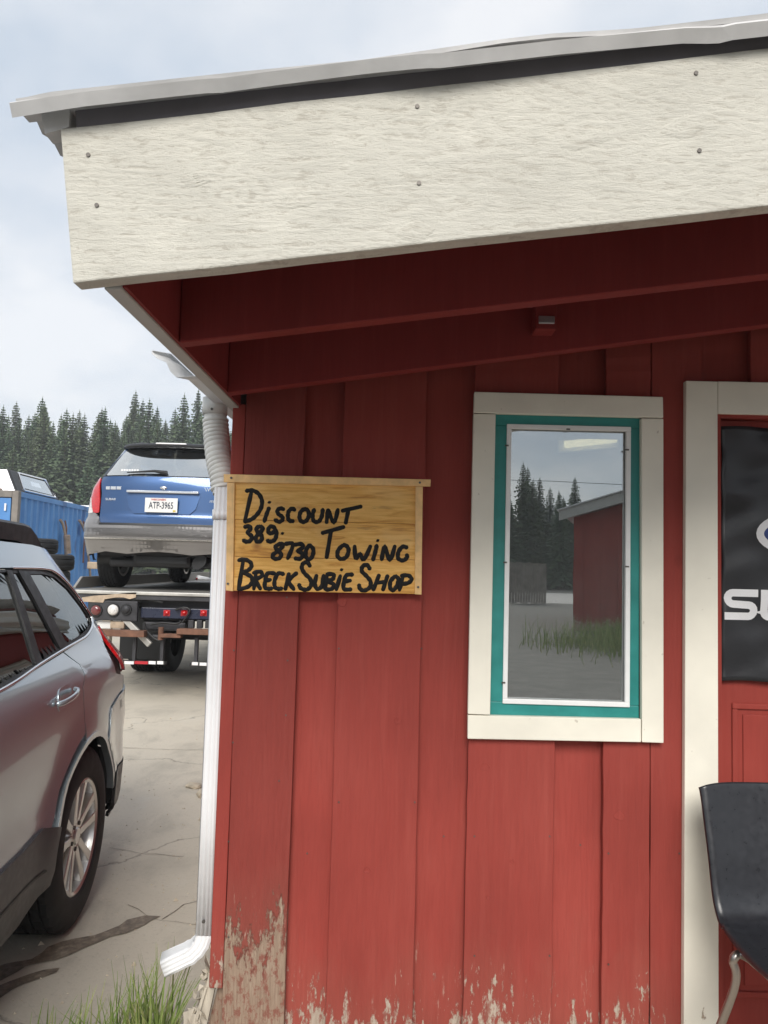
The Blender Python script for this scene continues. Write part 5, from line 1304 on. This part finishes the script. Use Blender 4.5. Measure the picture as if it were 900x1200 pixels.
# spoiler, wiper, plate recess, badges
m = MB()
def spo(u, v):
    y = (2 * u - 1) * .60; e = abs(2 * u - 1); x = S2.rear(y, 1.55); a = v * 2 * pi
    return (x + .045 + .085 * cos(a) - .05 * e ** 3, y, 1.562 + .028 * sin(a) + .012 * cos(a) * -1)
m.grid(30, 12, spo); m.build('rear_spoiler', M['black'], car2, smooth=60)
box('brake_lamp', M['refl_white'], (S2.rear(0, 1.55) + .100, -.17, 1.566), (S2.rear(0, 1.55) + .128, .17, 1.582), car2, bevel=.006)
MB().tube([tp(.02, 1.225, .02), tp(-.12, 1.235, .03), tp(-.42, 1.222, .02)], [.022, .014, .006], 8).build('wiper', M['black'], car2, smooth=60)
pr = [(-.40, 1.005), (.40, 1.005), (.36, .86), (.30, .80), (-.30, .80), (-.36, .86)]
panel(S2, subdiv(pr, .04), 'plate_recess', M['blue'], car2, rim=.02, fn=lambda t, z: S2.P(t, z) + S2.nrm(t, z) * (.003 + .012 * (1.01 - z) / .21))
box('tailgate_grip', M['chrome'], (S2.rear(.3, 1.03) + .018, -.39, 1.018), (S2.rear(0, 1.03) + .034, .39, 1.045), car2, bevel=.006)
x_ = S2.rear(.0, .9) + .045
pl = box('number_plate', M['plate'], (x_, -.175, .815), (x_ + .004, .175, .965), car2, bevel=.003)
def text(s_, size, mat, name, parent, mtx, depth=.001, bold=0.0, sx=1.0):
    c = bpy.data.curves.new(name, 'FONT'); c.body = s_; c.size = size; c.extrude = depth; c.offset = bold; c.align_x = 'CENTER'; c.align_y = 'CENTER'; c.resolution_u = 3
    t = bpy.data.objects.new(name, c); COL.objects.link(t); bpy.context.view_layer.update()
    me = bpy.data.meshes.new_from_object(t.evaluated_get(bpy.context.evaluated_depsgraph_get())); bpy.data.objects.remove(t)
    for v in me.vertices: v.co.x *= sx
    me.transform(mtx); me.materials.clear(); me.materials.append(mat); me.name = name
    o = bpy.data.objects.new(name, me); COL.objects.link(o); o.parent = parent; return o
def rearm(x, y, z): return Matrix.Translation((x, y, z)) @ Matrix(((0, 0, 1, 0), (1, 0, 0, 0), (0, 1, 0, 0), (0, 0, 0, 1)))
text('ATP-3965', .098, M['ink'], 'plate_text', pl, rearm(x_ + .0055, .0, .885), .001, .001, .66)
text('WISCONSIN', .026, M['plate_red'], 'plate_text', pl, rearm(x_ + .0055, -.03, .947), .001, .001, 1.1)
box('plate_sticker', M['gold'], (x_ + .0042, .128, .822), (x_ + .0052, .158, .842), pl)
def badge(s_, t, z, size, sx=1.2, mat='chrome', o=.006): p = tp(t, z, o); return text(s_, size, M[mat], 'badge', car2, rearm(p.x, p.y, p.z), .002, .0006, sx)
badge('SUBARU', -.56, .945, .032); badge('OUTBACK', .54, .945, .032); badge('AWD', .50, 1.07, .055)
for k, w_ in enumerate((.045, .06, .05)): 
    p = tp(-.62 + k * .065, 1.065, .006); box('badge', M['chrome'], (p.x - .003, p.y - w_ / 2, p.z - .017), (p.x + .003, p.y + w_ / 2, p.z + .017), car2, bevel=.003)
p = tp(0, 1.075, .006); MB().lathe([(0, .008), (.04, .007), (.05, 0)], 24, Matrix.Translation(p) @ Matrix.Rotation(pi / 2, 4, 'Y') @ Matrix.Diagonal((.40, .75, 1, 1))).build('emblem', M['chrome'], car2, smooth=60)
for k in range(7): 
    p = tp(-.50 + k * .030, 1.262, .006); box('window_lettering', M['print_white'], (p.x - .001, p.y - .011, p.z - .009 - .003 * (k % 2)), (p.x + .001, p.y + .011, p.z + .009), car2)
MB().tube([(.45, .40, .31), (.80, .40, .31)], .09, 16, ry=.7).build('silencer', M['black'], car2, smooth=60)
MB().tube([(.0, -.7, .33), (0, .7, .33)], .035, 10).build('rear_axle', M['black'], car2)
box('spare_well', M['black'], (.25, -.35, .24), (.75, .3, .42), car2, bevel=.05)

panel(S2, subdiv([(-.66, .672), (.66, .672), (.655, .690), (-.655, .690)], .04), 'tailgate_gap', M['black'], car2, off=.016, rim=0)

# ------------------------------------------------------------------ container and the things round it
CXa = atY(20, 575, 13.2); cang = radians(3.8); CH = 2.59
cont = thing('shipping_container', (CXa.x, 13.2, 0), 'weathered blue steel shipping container beyond the parked wagon', 'container', rz=cang)
CLn = 6.06; CWd = 2.44
m = MB(); n = 22 * 4; pts = []
for i in range(n + 1):
    y = .10 + (CLn - .2) * i / n; d = (0, 0, -.036, -.036)[i % 4]; pts.append((d, y))
va = [m.bm.verts.new((x, y, .16)) for x, y in pts]; vb = [m.bm.verts.new((x, y, CH - .10)) for x, y in pts]
for i in range(n): m.bm.faces.new((va[i], va[i + 1], vb[i + 1], vb[i]))
sp_ = m.build('side_panel', M['container'], cont, recalc=False); o = sp_.copy(); COL.objects.link(o); o.location = (-CWd, 0, 0)
for x_ in (-.06, -CWd):
    for y_ in (0, CLn - .1):
        box('corner_post', M['bronze_post'] if y_ == 0 else M['container'], (x_ - .02, y_, .0), (x_ + .09, y_ + .12, CH), cont, bevel=.01)
for x_ in (-.045, -CWd - .0): 
    box('top_rail', M['container'], (x_, .12, CH - .10), (x_ + .06, CLn - .1, CH - .005), cont, bevel=.006); box('bottom_rail', M['container'], (x_, .12, .02), (x_ + .06, CLn - .1, .16), cont, bevel=.006)
box('roof_panel', M['container'], (-CWd + .06, .05, CH - .05), (-.05, CLn - .05, CH - .012), cont)
box('end_beam', M['bronze_post'], (-CWd + .10, .0, CH - .12), (-.08, .1, CH), cont, bevel=.01)
for k in range(2):
    x0 = -CWd + .10 + k * 1.13
    box('end_door', M['container'], (x0, .02, .14), (x0 + 1.11, .06, CH - .13), cont, bevel=.01)
    for j in range(4): box('door_rib', M['container'], (x0 + .06, .0, .35 + j * .52), (x0 + 1.05, .021, .52 + j * .52), cont, bevel=.008)
    for j in (.3, .8): MB().tube([(x0 + j, -.03, .15), (x0 + j, -.03, CH - .2)], .018, 8).build('lock_bar', M['container'], cont)
EM = lambda x, y, z: Matrix.Translation((x, y, z)) @ Matrix.Rotation(pi / 2, 4, 'X')
text('U  1', .17, M['print_white'], 'container_mark', cont, EM(-.30, -.006, CH - .30), .002, .006, 1.1)
box('back_panel', M['container'], (-CWd + .1, CLn - .04, .1), (-.08, CLn, CH - .1), cont)
# rusty exhaust pipes hung on its side
for k, (y0, z0, L_, tilt) in enumerate(((1.95, 2.20, 1.1, .06), (3.05, 2.25, 1.55, .22))):
    pp = thing('exhaust_pipe', cont.matrix_basis @ Vector((.05, y0, z0)), ['rusty straight exhaust pipe hanging on the blue container side', 'longer rusty exhaust pipe with silver muffler leaning on the blue container'][k], 'pipe', 'old exhaust pipes hung on the container', rz=cang)
    MB().tube(spline([(0, 0, 0), (.03, .10 + tilt * .3, -.12), (.05, .22 + tilt, -.45), (.04, .26 + tilt * 1.6, -.8), (.05, .40 + tilt * 2.4, -L_)], 6), .028, 8).build('tail_pipe', M['pipe'], pp, smooth=60)
    MB().tube([(.07, .17 + tilt * .8, -.30), (.075, .24 + tilt * 1.3, -.66)], .065, 12).build('muffler', M['trim_metal'] if k else M['pipe'], pp, smooth=60)
    MB().tube([(-.01, .30, .0), (.03, .30, -.15), (.02, .33, -.9)], .018, 6).build('strap', M['rust'], pp)
# camper shell on the container roof
top = thing('camper_shell', cont.matrix_basis @ Vector((-.02, .15, CH)), 'black pickup camper shell lying on the blue container roof', 'camper shell', rz=cang)
m = MB(); hh = .42
b_ = [(-1.5, .15, 0), (-.10, .15, 0), (-.04, 2.05, 0), (-1.55, 2.05, 0)]; t_ = [(-1.3, .30, hh), (-.34, .30, hh), (-.24, 1.80, hh * .96), (-1.35, 1.80, hh * .96)]
vb = [m.bm.verts.new(p) for p in b_]; vt = [m.bm.verts.new(p) for p in t_]
m.bm.faces.new(vt); m.bm.faces.new(vb[::-1])
for i in range(4): m.bm.faces.new((vb[i], vb[(i + 1) % 4], vt[(i + 1) % 4], vt[i]))
m.build('shell', M['black'], top, bevel=.03)
def onside(y, z, o=.012):
    f = z / hh; x = (-.10 + .06 * (y - .15) / 1.9) * (1 - f) + (-.34 + .10 * (y - .3) / 1.5) * f; return Vector((x + o, y, z))
m = MB(); m.prism([onside(.50, .10), onside(1.72, .08), onside(1.60, .34), onside(.62, .35)], (.006, 0, .003)); m.build('side_window', M['rear_glass'], top)
m = MB(); m.tube([onside(.44, .06, .02), onside(1.80, .05, .02), onside(1.66, .38, .02), onside(.58, .385, .02), onside(.44, .06, .02)], .022, 6); m.build('window_frame', M['chrome'], top)
m = MB(); m.prism([(-.36, .10, .02), (-.12, .10, .02), (-.33, .22, hh - .02), (-.46, .22, hh - .02)], (0, -.02, 0)); m.build('end_trim', M['trim_metal'], top)
tag(MB().box((-1.9, .02, .0), (-.2, .12, .035)).build('loose_plank', M['ply']), 'pale timber plank lying along the end of the container roof', 'plank')
o = bpy.data.objects['loose_plank']; o.location = cont.matrix_basis @ Vector((-.1, .0, CH + .002)); o.rotation_euler = (0, 0, cang)

# stacked tyres
tm = MB(); prf = [(.19, .085), (.22, .10), (.29, .105), (.325, .085), (.335, .05), (.328, .04), (.335, .03), (.335, -.03), (.328, -.04), (.335, -.05), (.325, -.085), (.29, -.105), (.22, -.10), (.19, -.085)]
tm.lathe(prf, 36); t0 = tm.build('car_tyre', M['rubber'], smooth=35); first = True
for sx_, sy_, cnt, nm in ((-4.52, 9.9, 7, 'taller'), (-5.05, 10.6, 8, 'rearmost')):
    for k in range(cnt):
        o = t0 if first else t0.copy()
        if not first: COL.objects.link(o)
        first = False; o.location = (sx_ + ru(-.03, .03), sy_ + ru(-.03, .03), .108 + k * .213)
        pos = ['bottom tyre', 'second tyre up', 'third tyre up', 'fourth tyre up', 'fifth tyre up', 'sixth tyre up', 'seventh tyre up', 'top tyre'][k if k < cnt - 1 else 7]
        tag(o, f'black {pos} of the {["stack beside the tow truck deck", "stack nearer the blue container"][nm == "rearmost"]}', 'tyre', 'old tyres stacked beside the truck')

# travel trailer glimpsed beyond the container
tr = thing('travel_trailer', (-15.6, 33, 0), 'white travel trailer roof showing over the blue container', 'trailer')
box('body', M['refl_white'], (-3.2, 0, .7), (3.2, 2.4, 3.75), tr, bevel=.15); box('roof_vent', M['refl_white'], (.4, .8, 3.752), (1.0, 1.4, 3.95), tr, bevel=.05)
for k in range(3): box('window', M['car_glass'], (-2.4 + k * 1.9, -.012, 2.0), (-1.4 + k * 1.9, .0, 2.6), tr)
for k in (-.5, .5): MB().lathe([(.2, -.1), (.36, -.1), (.36, .1), (.2, .1)], 24, Matrix.Translation((k, .2, .36)) @ Matrix.Rotation(pi / 2, 4, 'X')).build('tyre', M['rubber'], tr)
# odd pieces by the container foot and on the deck
tag(MB().box((-.32, -.04, 0), (.32, .04, .10)).build('timber_block', M['ply'], bevel=.01), 'pale timber block standing on post stubs by the container', 'block'); bpy.data.objects['timber_block'].location = (-4.05, 10.9, 1.30)
tag(MB().box((-.06, -.06, 0), (.06, .06, 1.298)).build('timber_post', M['bare_wood'], bevel=.01), 'short rough timber post under the pale block by the container', 'post'); bpy.data.objects['timber_post'].location = (-4.05, 10.9, 0)
for k, (px, py) in enumerate(((224, 664), (231, 663), (240, 664))):
    p = atY(px, py, 13.5); s_ = thing('ratchet_strap', (p.x, 13.5, DZ + .001), ['red strap bundle lying on the truck deck ahead of the blue wagon', 'white strap coil between the two bundles on the truck deck', 'pale strap bundle nearest the downspout on the truck deck'][k], 'strap', 'straps dropped on the truck deck')
    MB().tube([(-.08 + .05 * sin(i * 2.1), .06 * cos(i * 1.3), .03 + .02 * (i % 3)) if i % 2 else (.1 + .03 * sin(i), .05 * sin(i * 2.3), .03) for i in range(14)], .018, 6).build('webbing', M['refl_red'] if k == 0 else M['refl_white'], s_)

# ------------------------------------------------------------------ loose stones, debris, grass
rr = random.Random(11)
def stone_mesh(seed, sx, sy, sz):
    r_ = random.Random(seed); bm = bmesh.new(); bmesh.ops.create_icosphere(bm, subdivisions=2, radius=1)
    for v in bm.verts:
        k = 1 + .22 * sin(v.co.x * 3 + seed) * cos(v.co.y * 4 + seed * 2) + r_.uniform(-.09, .09); v.co = Vector((v.co.x * sx * k, v.co.y * sy * k, max(-.6, v.co.z) * sz * k))
    mb = MB(); mb.bm.free(); mb.bm = bm; return mb
for k, (px, py, sx_, sy_, sz_, lb) in enumerate(((227, 921, .052, .04, .019, 'flat pale stone on the concrete, farthest of three by the downspout'), (236, 932, .030, .035, .030, 'small round pale stone on the concrete, middle of three by the downspout'), (236, 959, .016, .014, .014, 'tiny grey stone on the concrete, nearest of three by the downspout'))):
    p = atZ(px, py, .01); o = stone_mesh(k + 3, sx_, sy_, sz_).build('stone', M['rock'], smooth=25); o.location = (p.x, p.y, sz_ * .55); o.rotation_euler = (0, 0, k); tag(o, lb, 'stone')
m = MB()
for k in range(170):
    t = rr.random(); x = -.50 - .22 * t * rr.random() - .02; y = 2.10 + rr.uniform(-.35, .45); s_ = rr.uniform(.004, .018)
    c = Vector((x, y, s_ * .5)); q = [c + Vector((rr.uniform(-s_, s_) * 1.6, rr.uniform(-s_, s_) * 1.6, rr.uniform(-s_, s_) * .7)) for _ in range(5)]
    a = [m.bm.verts.new(v) for v in q]
    for tri in ((0, 1, 2), (0, 2, 3), (0, 3, 1), (4, 1, 2), (4, 2, 3), (4, 3, 1)): m.bm.faces.new([a[i] for i in tri])
tag(m.build('debris', M['bare_wood']), 'pale crumbs and paint chips at the foot of the red corner', 'debris', kind='stuff')
m = MB()
for k in range(60):
    t = rr.random() ** .8; c = Vector((-.476 - .060 * t + rr.gauss(0, .008), 2.185 + rr.gauss(0, .012), .37 - .27 * t)); s_ = rr.uniform(.006, .022)
    q = [c + Vector((rr.uniform(-s_, s_), rr.uniform(-s_, s_), rr.uniform(-s_, s_) * 1.6)) for _ in range(5)]
    a = [m.bm.verts.new(v) for v in q]
    for tri in ((0, 1, 2), (0, 2, 3), (0, 3, 1), (4, 1, 2), (4, 2, 3), (4, 3, 1)): m.bm.faces.new([a[i] for i in tri])
tag(m.build('loose_plaster', M['bare_wood']), 'crumbling pale plaster flaking beside the split corner board', 'plaster', kind='stuff')

m = MB()
for k in range(2600):
    y = 1.3 + 9 * rr.random() ** 1.6; x = -.55 - (3.2 + y * .3) * rr.random() ** 1.3; s_ = rr.uniform(.0015, .006) * (1 if rr.random() < .93 else 2.2)
    c = Vector((x, y, s_ * .4)); q = [c + Vector((s_ * cos(a_) * rr.uniform(.7, 1.3), s_ * sin(a_) * rr.uniform(.7, 1.3), -s_ * .3)) for a_ in (0, 2.1, 4.2)] + [c + Vector((0, 0, s_ * .7))]
    a = [m.bm.verts.new(v) for v in q]
    for tri in ((0, 1, 3), (1, 2, 3), (2, 0, 3)): m.bm.faces.new([a[i] for i in tri])
tag(m.build('loose_grit', M['rock'], recalc=False), 'loose grit and small pebbles scattered on the concrete yard', 'grit', kind='stuff')

def blade(m, x, y, z, h, w, lean, az, curl):
    n = 5; d = Vector((cos(az), sin(az), 0)); s_ = Vector((-sin(az + .6), cos(az + .6), 0)); pr_ = None
    for i in range(n + 1):
        t = i / n; p = Vector((x, y, z)) + d * (lean * t + curl * t * t) * h + Vector((0, 0, h * (t - .28 * abs(curl) * t * t)))
        ww = w * (1 - t ** 1.6) + .0004; a, b = m.bm.verts.new(p - s_ * ww), m.bm.verts.new(p + s_ * ww)
        if pr_: m.bm.faces.new((pr_[0], pr_[1], b, a))
        pr_ = (a, b)
m = MB()
def gh(px): return 1
for (cx, cy, sp__, n, h0, h1) in ((-.70, 2.24, .06, 120, .14, .32), (-.63, 2.22, .04, 80, .20, .38), (-.82, 2.22, .06, 60, .10, .26), (-.93, 2.22, .08, 70, .06, .19), (-.78, 2.12, .12, 90, .08, .2), (-1.02, 2.2, .08, 40, .04, .12)):
    for k in range(n):
        x = rr.gauss(cx, sp__ * .6); y = rr.gauss(cy, sp__ * .7); 
        blade(m, x, y, 0, rr.uniform(h0, h1), rr.uniform(.0020, .0050), rr.uniform(-.05, .22), rr.uniform(0, 2 * pi), rr.uniform(0, .35))
tag(m.build('grass_tuft', M['grass'], smooth=180, recalc=False), 'tall green grass tuft growing at the edge of the concrete', 'grass', kind='stuff')

# ------------------------------------------------------------------ forest
def tree_meshes(seed, h, rad):
    r_ = random.Random(seed); m = MB(); lev = int(h * 3.0); z0 = h * .10
    for i in range(lev):
        t = i / (lev - 1); z = z0 + (h - z0) * t ** .92; rr_ = rad * (1 - t) ** .66 * r_.uniform(.72, 1.12) + .10
        nb = 7 if t < .8 else 5; a0 = r_.uniform(0, 6.3)
        for b in range(nb):
            a = a0 + 2 * pi * b / nb + r_.uniform(-.35, .35); L_ = rr_ * r_.uniform(.65, 1.15); d = Vector((cos(a), sin(a), 0)); s_ = Vector((-sin(a), cos(a), 0))
            dr = r_.uniform(.22, .5) * (1.25 - t); segs = 3 if L_ > .8 else 2
            for q in range(segs):
                u0, u1 = q / segs, (q + 1) / segs; p0 = d * L_ * u0 + Vector((0, 0, z - dr * L_ * u0 * u0)); p1 = d * L_ * u1 * r_.uniform(.96, 1.12) + Vector((0, 0, z - dr * L_ * u1 * u1))
                w = (.20 + .22 * L_) * (1 - .45 * u0) * r_.uniform(.7, 1.2)
                mid = (p0 + p1) / 2
                m.face([p0, mid + s_ * w + Vector((0, 0, -r_.uniform(.05, .28))), p1]); m.face([p0, p1, mid - s_ * w + Vector((0, 0, -r_.uniform(.05, .28)))])
                m.face([p0, p1, mid + Vector((0, 0, -w * .9))])
    m.tube([(0, 0, h - .5), (0, 0, h + .35)], [.07, .01], 4)
    me = m.build('crown', M['needle'], recalc=False)
    tk = MB().tube([(0, 0, 0), (0, 0, h * .5), (0, 0, h * .96)], [h * .014, h * .009, .03], 7).build('trunk', M['bark'])
    return me, tk
kinds = []
for k, (h, rad) in enumerate(((18, 2.7), (16.5, 2.2), (19.5, 3.0), (15, 2.9), (17.5, 2.1), (12, 2.7))):
    c, t = tree_meshes(40 + k, h, rad); root = bpy.data.objects.new('pine_tree', None); COL.objects.link(root); c.parent = root; t.parent = root; kinds.append((root, h)); root['category'] = 'tree'
used_k = set()
shape = ['tall full', 'slim', 'very tall broad', 'bushy', 'narrow spired', 'short bushy']
def where(x, y):
    px = 463 + 900 * x / y
    return 'out to the left of the camper shell' if px < 0 else 'above the black camper shell' if px < 57 else 'above the container between camper shell and blue wagon' if px < 105 else 'over the sloping left shoulder of the blue wagon' if px < 150 else 'over the roof of the blue wagon' if px < 235 else 'behind the white downspout and shop corner'
def put_tree(x, y, z, k, s_, label, group):
    if y > 0: label = ('small pale ' if 'smaller' in label else 'dark ') + shape[k] + (' front-row' if y < 70 else ' middle-row' if y < 85 else ' back-row') + ' conifer ' + where(x, y)
    else: label = shape[k] + ' conifer behind the yard, mirrored in the window ' + ('above the plank fence' if x < 12 else 'above the shed roof')
    root, h = kinds[k]
    o = copy_tree(root) if k in used_k else root; used_k.add(k)
    o.location = (x, y, z); o.scale = (s_ * ru(.9, 1.12), s_ * ru(.9, 1.12), s_); o.rotation_euler = (0, 0, ru(0, 6.28)); o['label'] = label; o['group'] = group; o['category'] = 'tree'
# hill the wood stands on
m = MB(); m.grid(40, 10, lambda u, v: (-150 + 260 * u, 62 + 100 * v, -.3 + 7.0 * v + 1.0 * sin(u * 14 + v * 3)))
struct(m.build('wooded_hill', var('forest_floor', (.06, .065, .035), .95, amp=.3, scale=.6), smooth=60), 'gently rising ground under the conifer wood', 'hill')
FG = 'dark conifers of the wood beyond the container'
front = [(-38.5, 63, 5, .95), (-35.5, 61, 5, .8), (-33.6, 64, 3, .62), (-31.0, 61, 5, .85), (-28.6, 65, 5, 1.0), (-25.3, 62, 5, .78), (-22.5, 63, 5, .9), (-19.5, 62, 5, .85), (-16, 64, 5, .95), (-41.5, 62, 5, .82), (-12, 63, 5, .8), (-45, 64, 5, .9)]
for x, y, k, s_ in front: put_tree(x, y, 0, k, s_, 'smaller lighter conifer standing in front of the dark wood', 'smaller conifers at the front of the wood')
for row, (y, n, x0, x1) in enumerate(((68, 36, -50, -8), (72, 36, -52, -8), (77, 36, -54, -8), (83, 36, -60, -9), (90, 34, -64, -10), (98, 34, -70, -11), (106, 34, -74, -12))):
    for i in range(n):
        x = x0 + (x1 - x0) * (i + ru(-.3, .3)) / (n - 1); k = random.choice([0, 1, 2, 3, 4, 0, 4]); zz = 7.0 * (y - 62) / 100 - .3
        put_tree(x, y + ru(-2, 2), zz, k, (ru(.84, .92) if ru(0, 1) < .8 else ru(.92, 1.0)) * (.84, .90, .94, .98, 1.0, 1.03, 1.05)[row], 'tall dark conifer in the wood beyond the blue container', FG)
# wood and yard behind the photographer, seen mirrored in the pane
for i in range(88):
    row = i % 4; x = 3 + 24 * (i // 4) / 21 + ru(-.6, .6); put_tree(x, -(56 + row * 5) + ru(-2, 2), -.3, random.choice([0, 1, 2, 3]), (ru(.44, .54) - .006 * max(0, x - 7)) * (1 + .06 * row), 'conifer behind the yard, mirrored in the shop window', 'conifers mirrored in the window')
r0 = atY(0, 0, 1)
def mir(px, py_, L_):
    p = atY(px, py_, L_); return Vector((p.x, 2.15 - (L_ - 2.15), p.z))
q0 = mir(672, 700, 19.4); zf0 = mir(661, 609, 19.4).z; zf1 = mir(729, 590, 19.4); fs = (zf1.z - zf0) / (zf1.x - mir(661, 609, 19.4).x)
sa = radians(17); shc = Vector((q0.x, q0.y, 0)) - Matrix.Rotation(sa, 3, 'Z') @ Vector((-3, 3, 0))
shed = thing('repair_shed', shc, 'red shed with a pale low sloping roof, mirrored in the shop window', 'building', rz=sa)
wx0 = -3.0; zt = lambda x: zf0 + fs * (x + 3.3) - .02
m = MB(); m.prism([(-3, 3, 0), (4, 3, 0), (4, 3, zt(4)), (-3, 3, zt(-3))], (0, -6, 0)); m.build('wall', M['red'], shed)
for k in range(18): 
    x = -3 + k * .4; box('board', M['red'], (x + .01, 3.0, .0), (x + .24, 3.025, zt(x) - .01), shed)
m = MB(); m.prism([(-3.35, 3.3, zt(-3.35)), (4.4, 3.3, zt(4.4)), (4.4, 3.3, zt(4.4) + .26), (-3.35, 3.3, zt(-3.35) + .26)], (0, .05, 0)); m.build('fascia_board', M['eave_grey'], shed)
m = MB(); m.face([(-3.4, 3.4, zt(-3.4) + .28), (4.5, 3.4, zt(4.5) + .28), (4.5, -3.2, zt(4.5) + 1.0), (-3.4, -3.2, zt(-3.4) + .30)]); m.build('roof', M['roof_white'], shed, solid=.03)
box('door', M['red_door'], (-1.0, 3.026, .05), (-.1, 3.06, 2.0), shed, bevel=.01)
fc0 = mir(598, 650, 34); fc1 = mir(641, 650, 34)
fen = thing('plank_fence', (fc0.x, fc0.y, 0), 'weathered grey plank fence mirrored low in the shop window', 'fence')
pk = None
for k in range(14):
    x = (fc1.x - fc0.x) * k / 14
    o = box('plank', M['fence'], (0, 0, 0), ((fc1.x - fc0.x) / 14 * .88, .03, 1.75), fen) if pk is None else pk.copy()
    if pk is None: pk = o
    else: COL.objects.link(o)
    o.location = (x, 0, ru(-.03, .03))
box('rail', M['fence'], (0, -.05, 1.2), (fc1.x - fc0.x, -.001, 1.3), fen)
m = MB()
for k in range(8000):
    x = rr.gauss(q0.x + 1.2, 1.1); y = q0.y + 3.2 + abs(rr.gauss(0, 1.5)); blade(m, x, y, -.02, rr.uniform(.10, .62), rr.uniform(.004, .009), rr.uniform(0, .3), rr.uniform(0, 6.28), rr.uniform(0, .4))
tag(m.build('weed_patch', M['grass'], recalc=False), 'green weeds at the foot of the mirrored red shed', 'weeds', kind='stuff')
pw = thing('power_line', (-8, -38, 0), 'utility wires on wooden poles crossing behind the yard, mirrored in the window', 'power line')
for x in (0, 44): MB().tube([(x, 0, 0), (x, 0, 8.6)], [.15, .10], 10).build('pole', M['bark'], pw); box('cross_arm', M['bark'], (x - .05, -.8, 8.1), (x + .05, .8, 8.22), pw)
for yy_, dz in ((0, -1.0),): MB().tube([(22 + 22 * (t / 10 - 1), yy_, 8.22 + dz - .9 * (1 - (t / 10 - 1) ** 2)) for t in range(21)], .016, 5).build('wire', M['black'], pw)
# ------------------------------------------------------------------ thin air between here and the wood
hz = bpy.data.materials.new('pale_haze'); hz.use_nodes = True; ht = hz.node_tree; ht.nodes.clear()
ho = N(ht, 'ShaderNodeOutputMaterial'); hp_ = N(ht, 'ShaderNodeVolumePrincipled'); hp_.inputs['Color'].default_value = (.86, .90, .94, 1); hp_.inputs['Density'].default_value = .0015
ht.links.new(hp_.outputs[0], ho.inputs['Volume'])
box('haze', hz, (-130, -90, -1.1), (130, 185, 33)); tag(bpy.data.objects['haze'], 'thin pale haze in the air over the whole yard and wood', 'haze', kind='stuff')
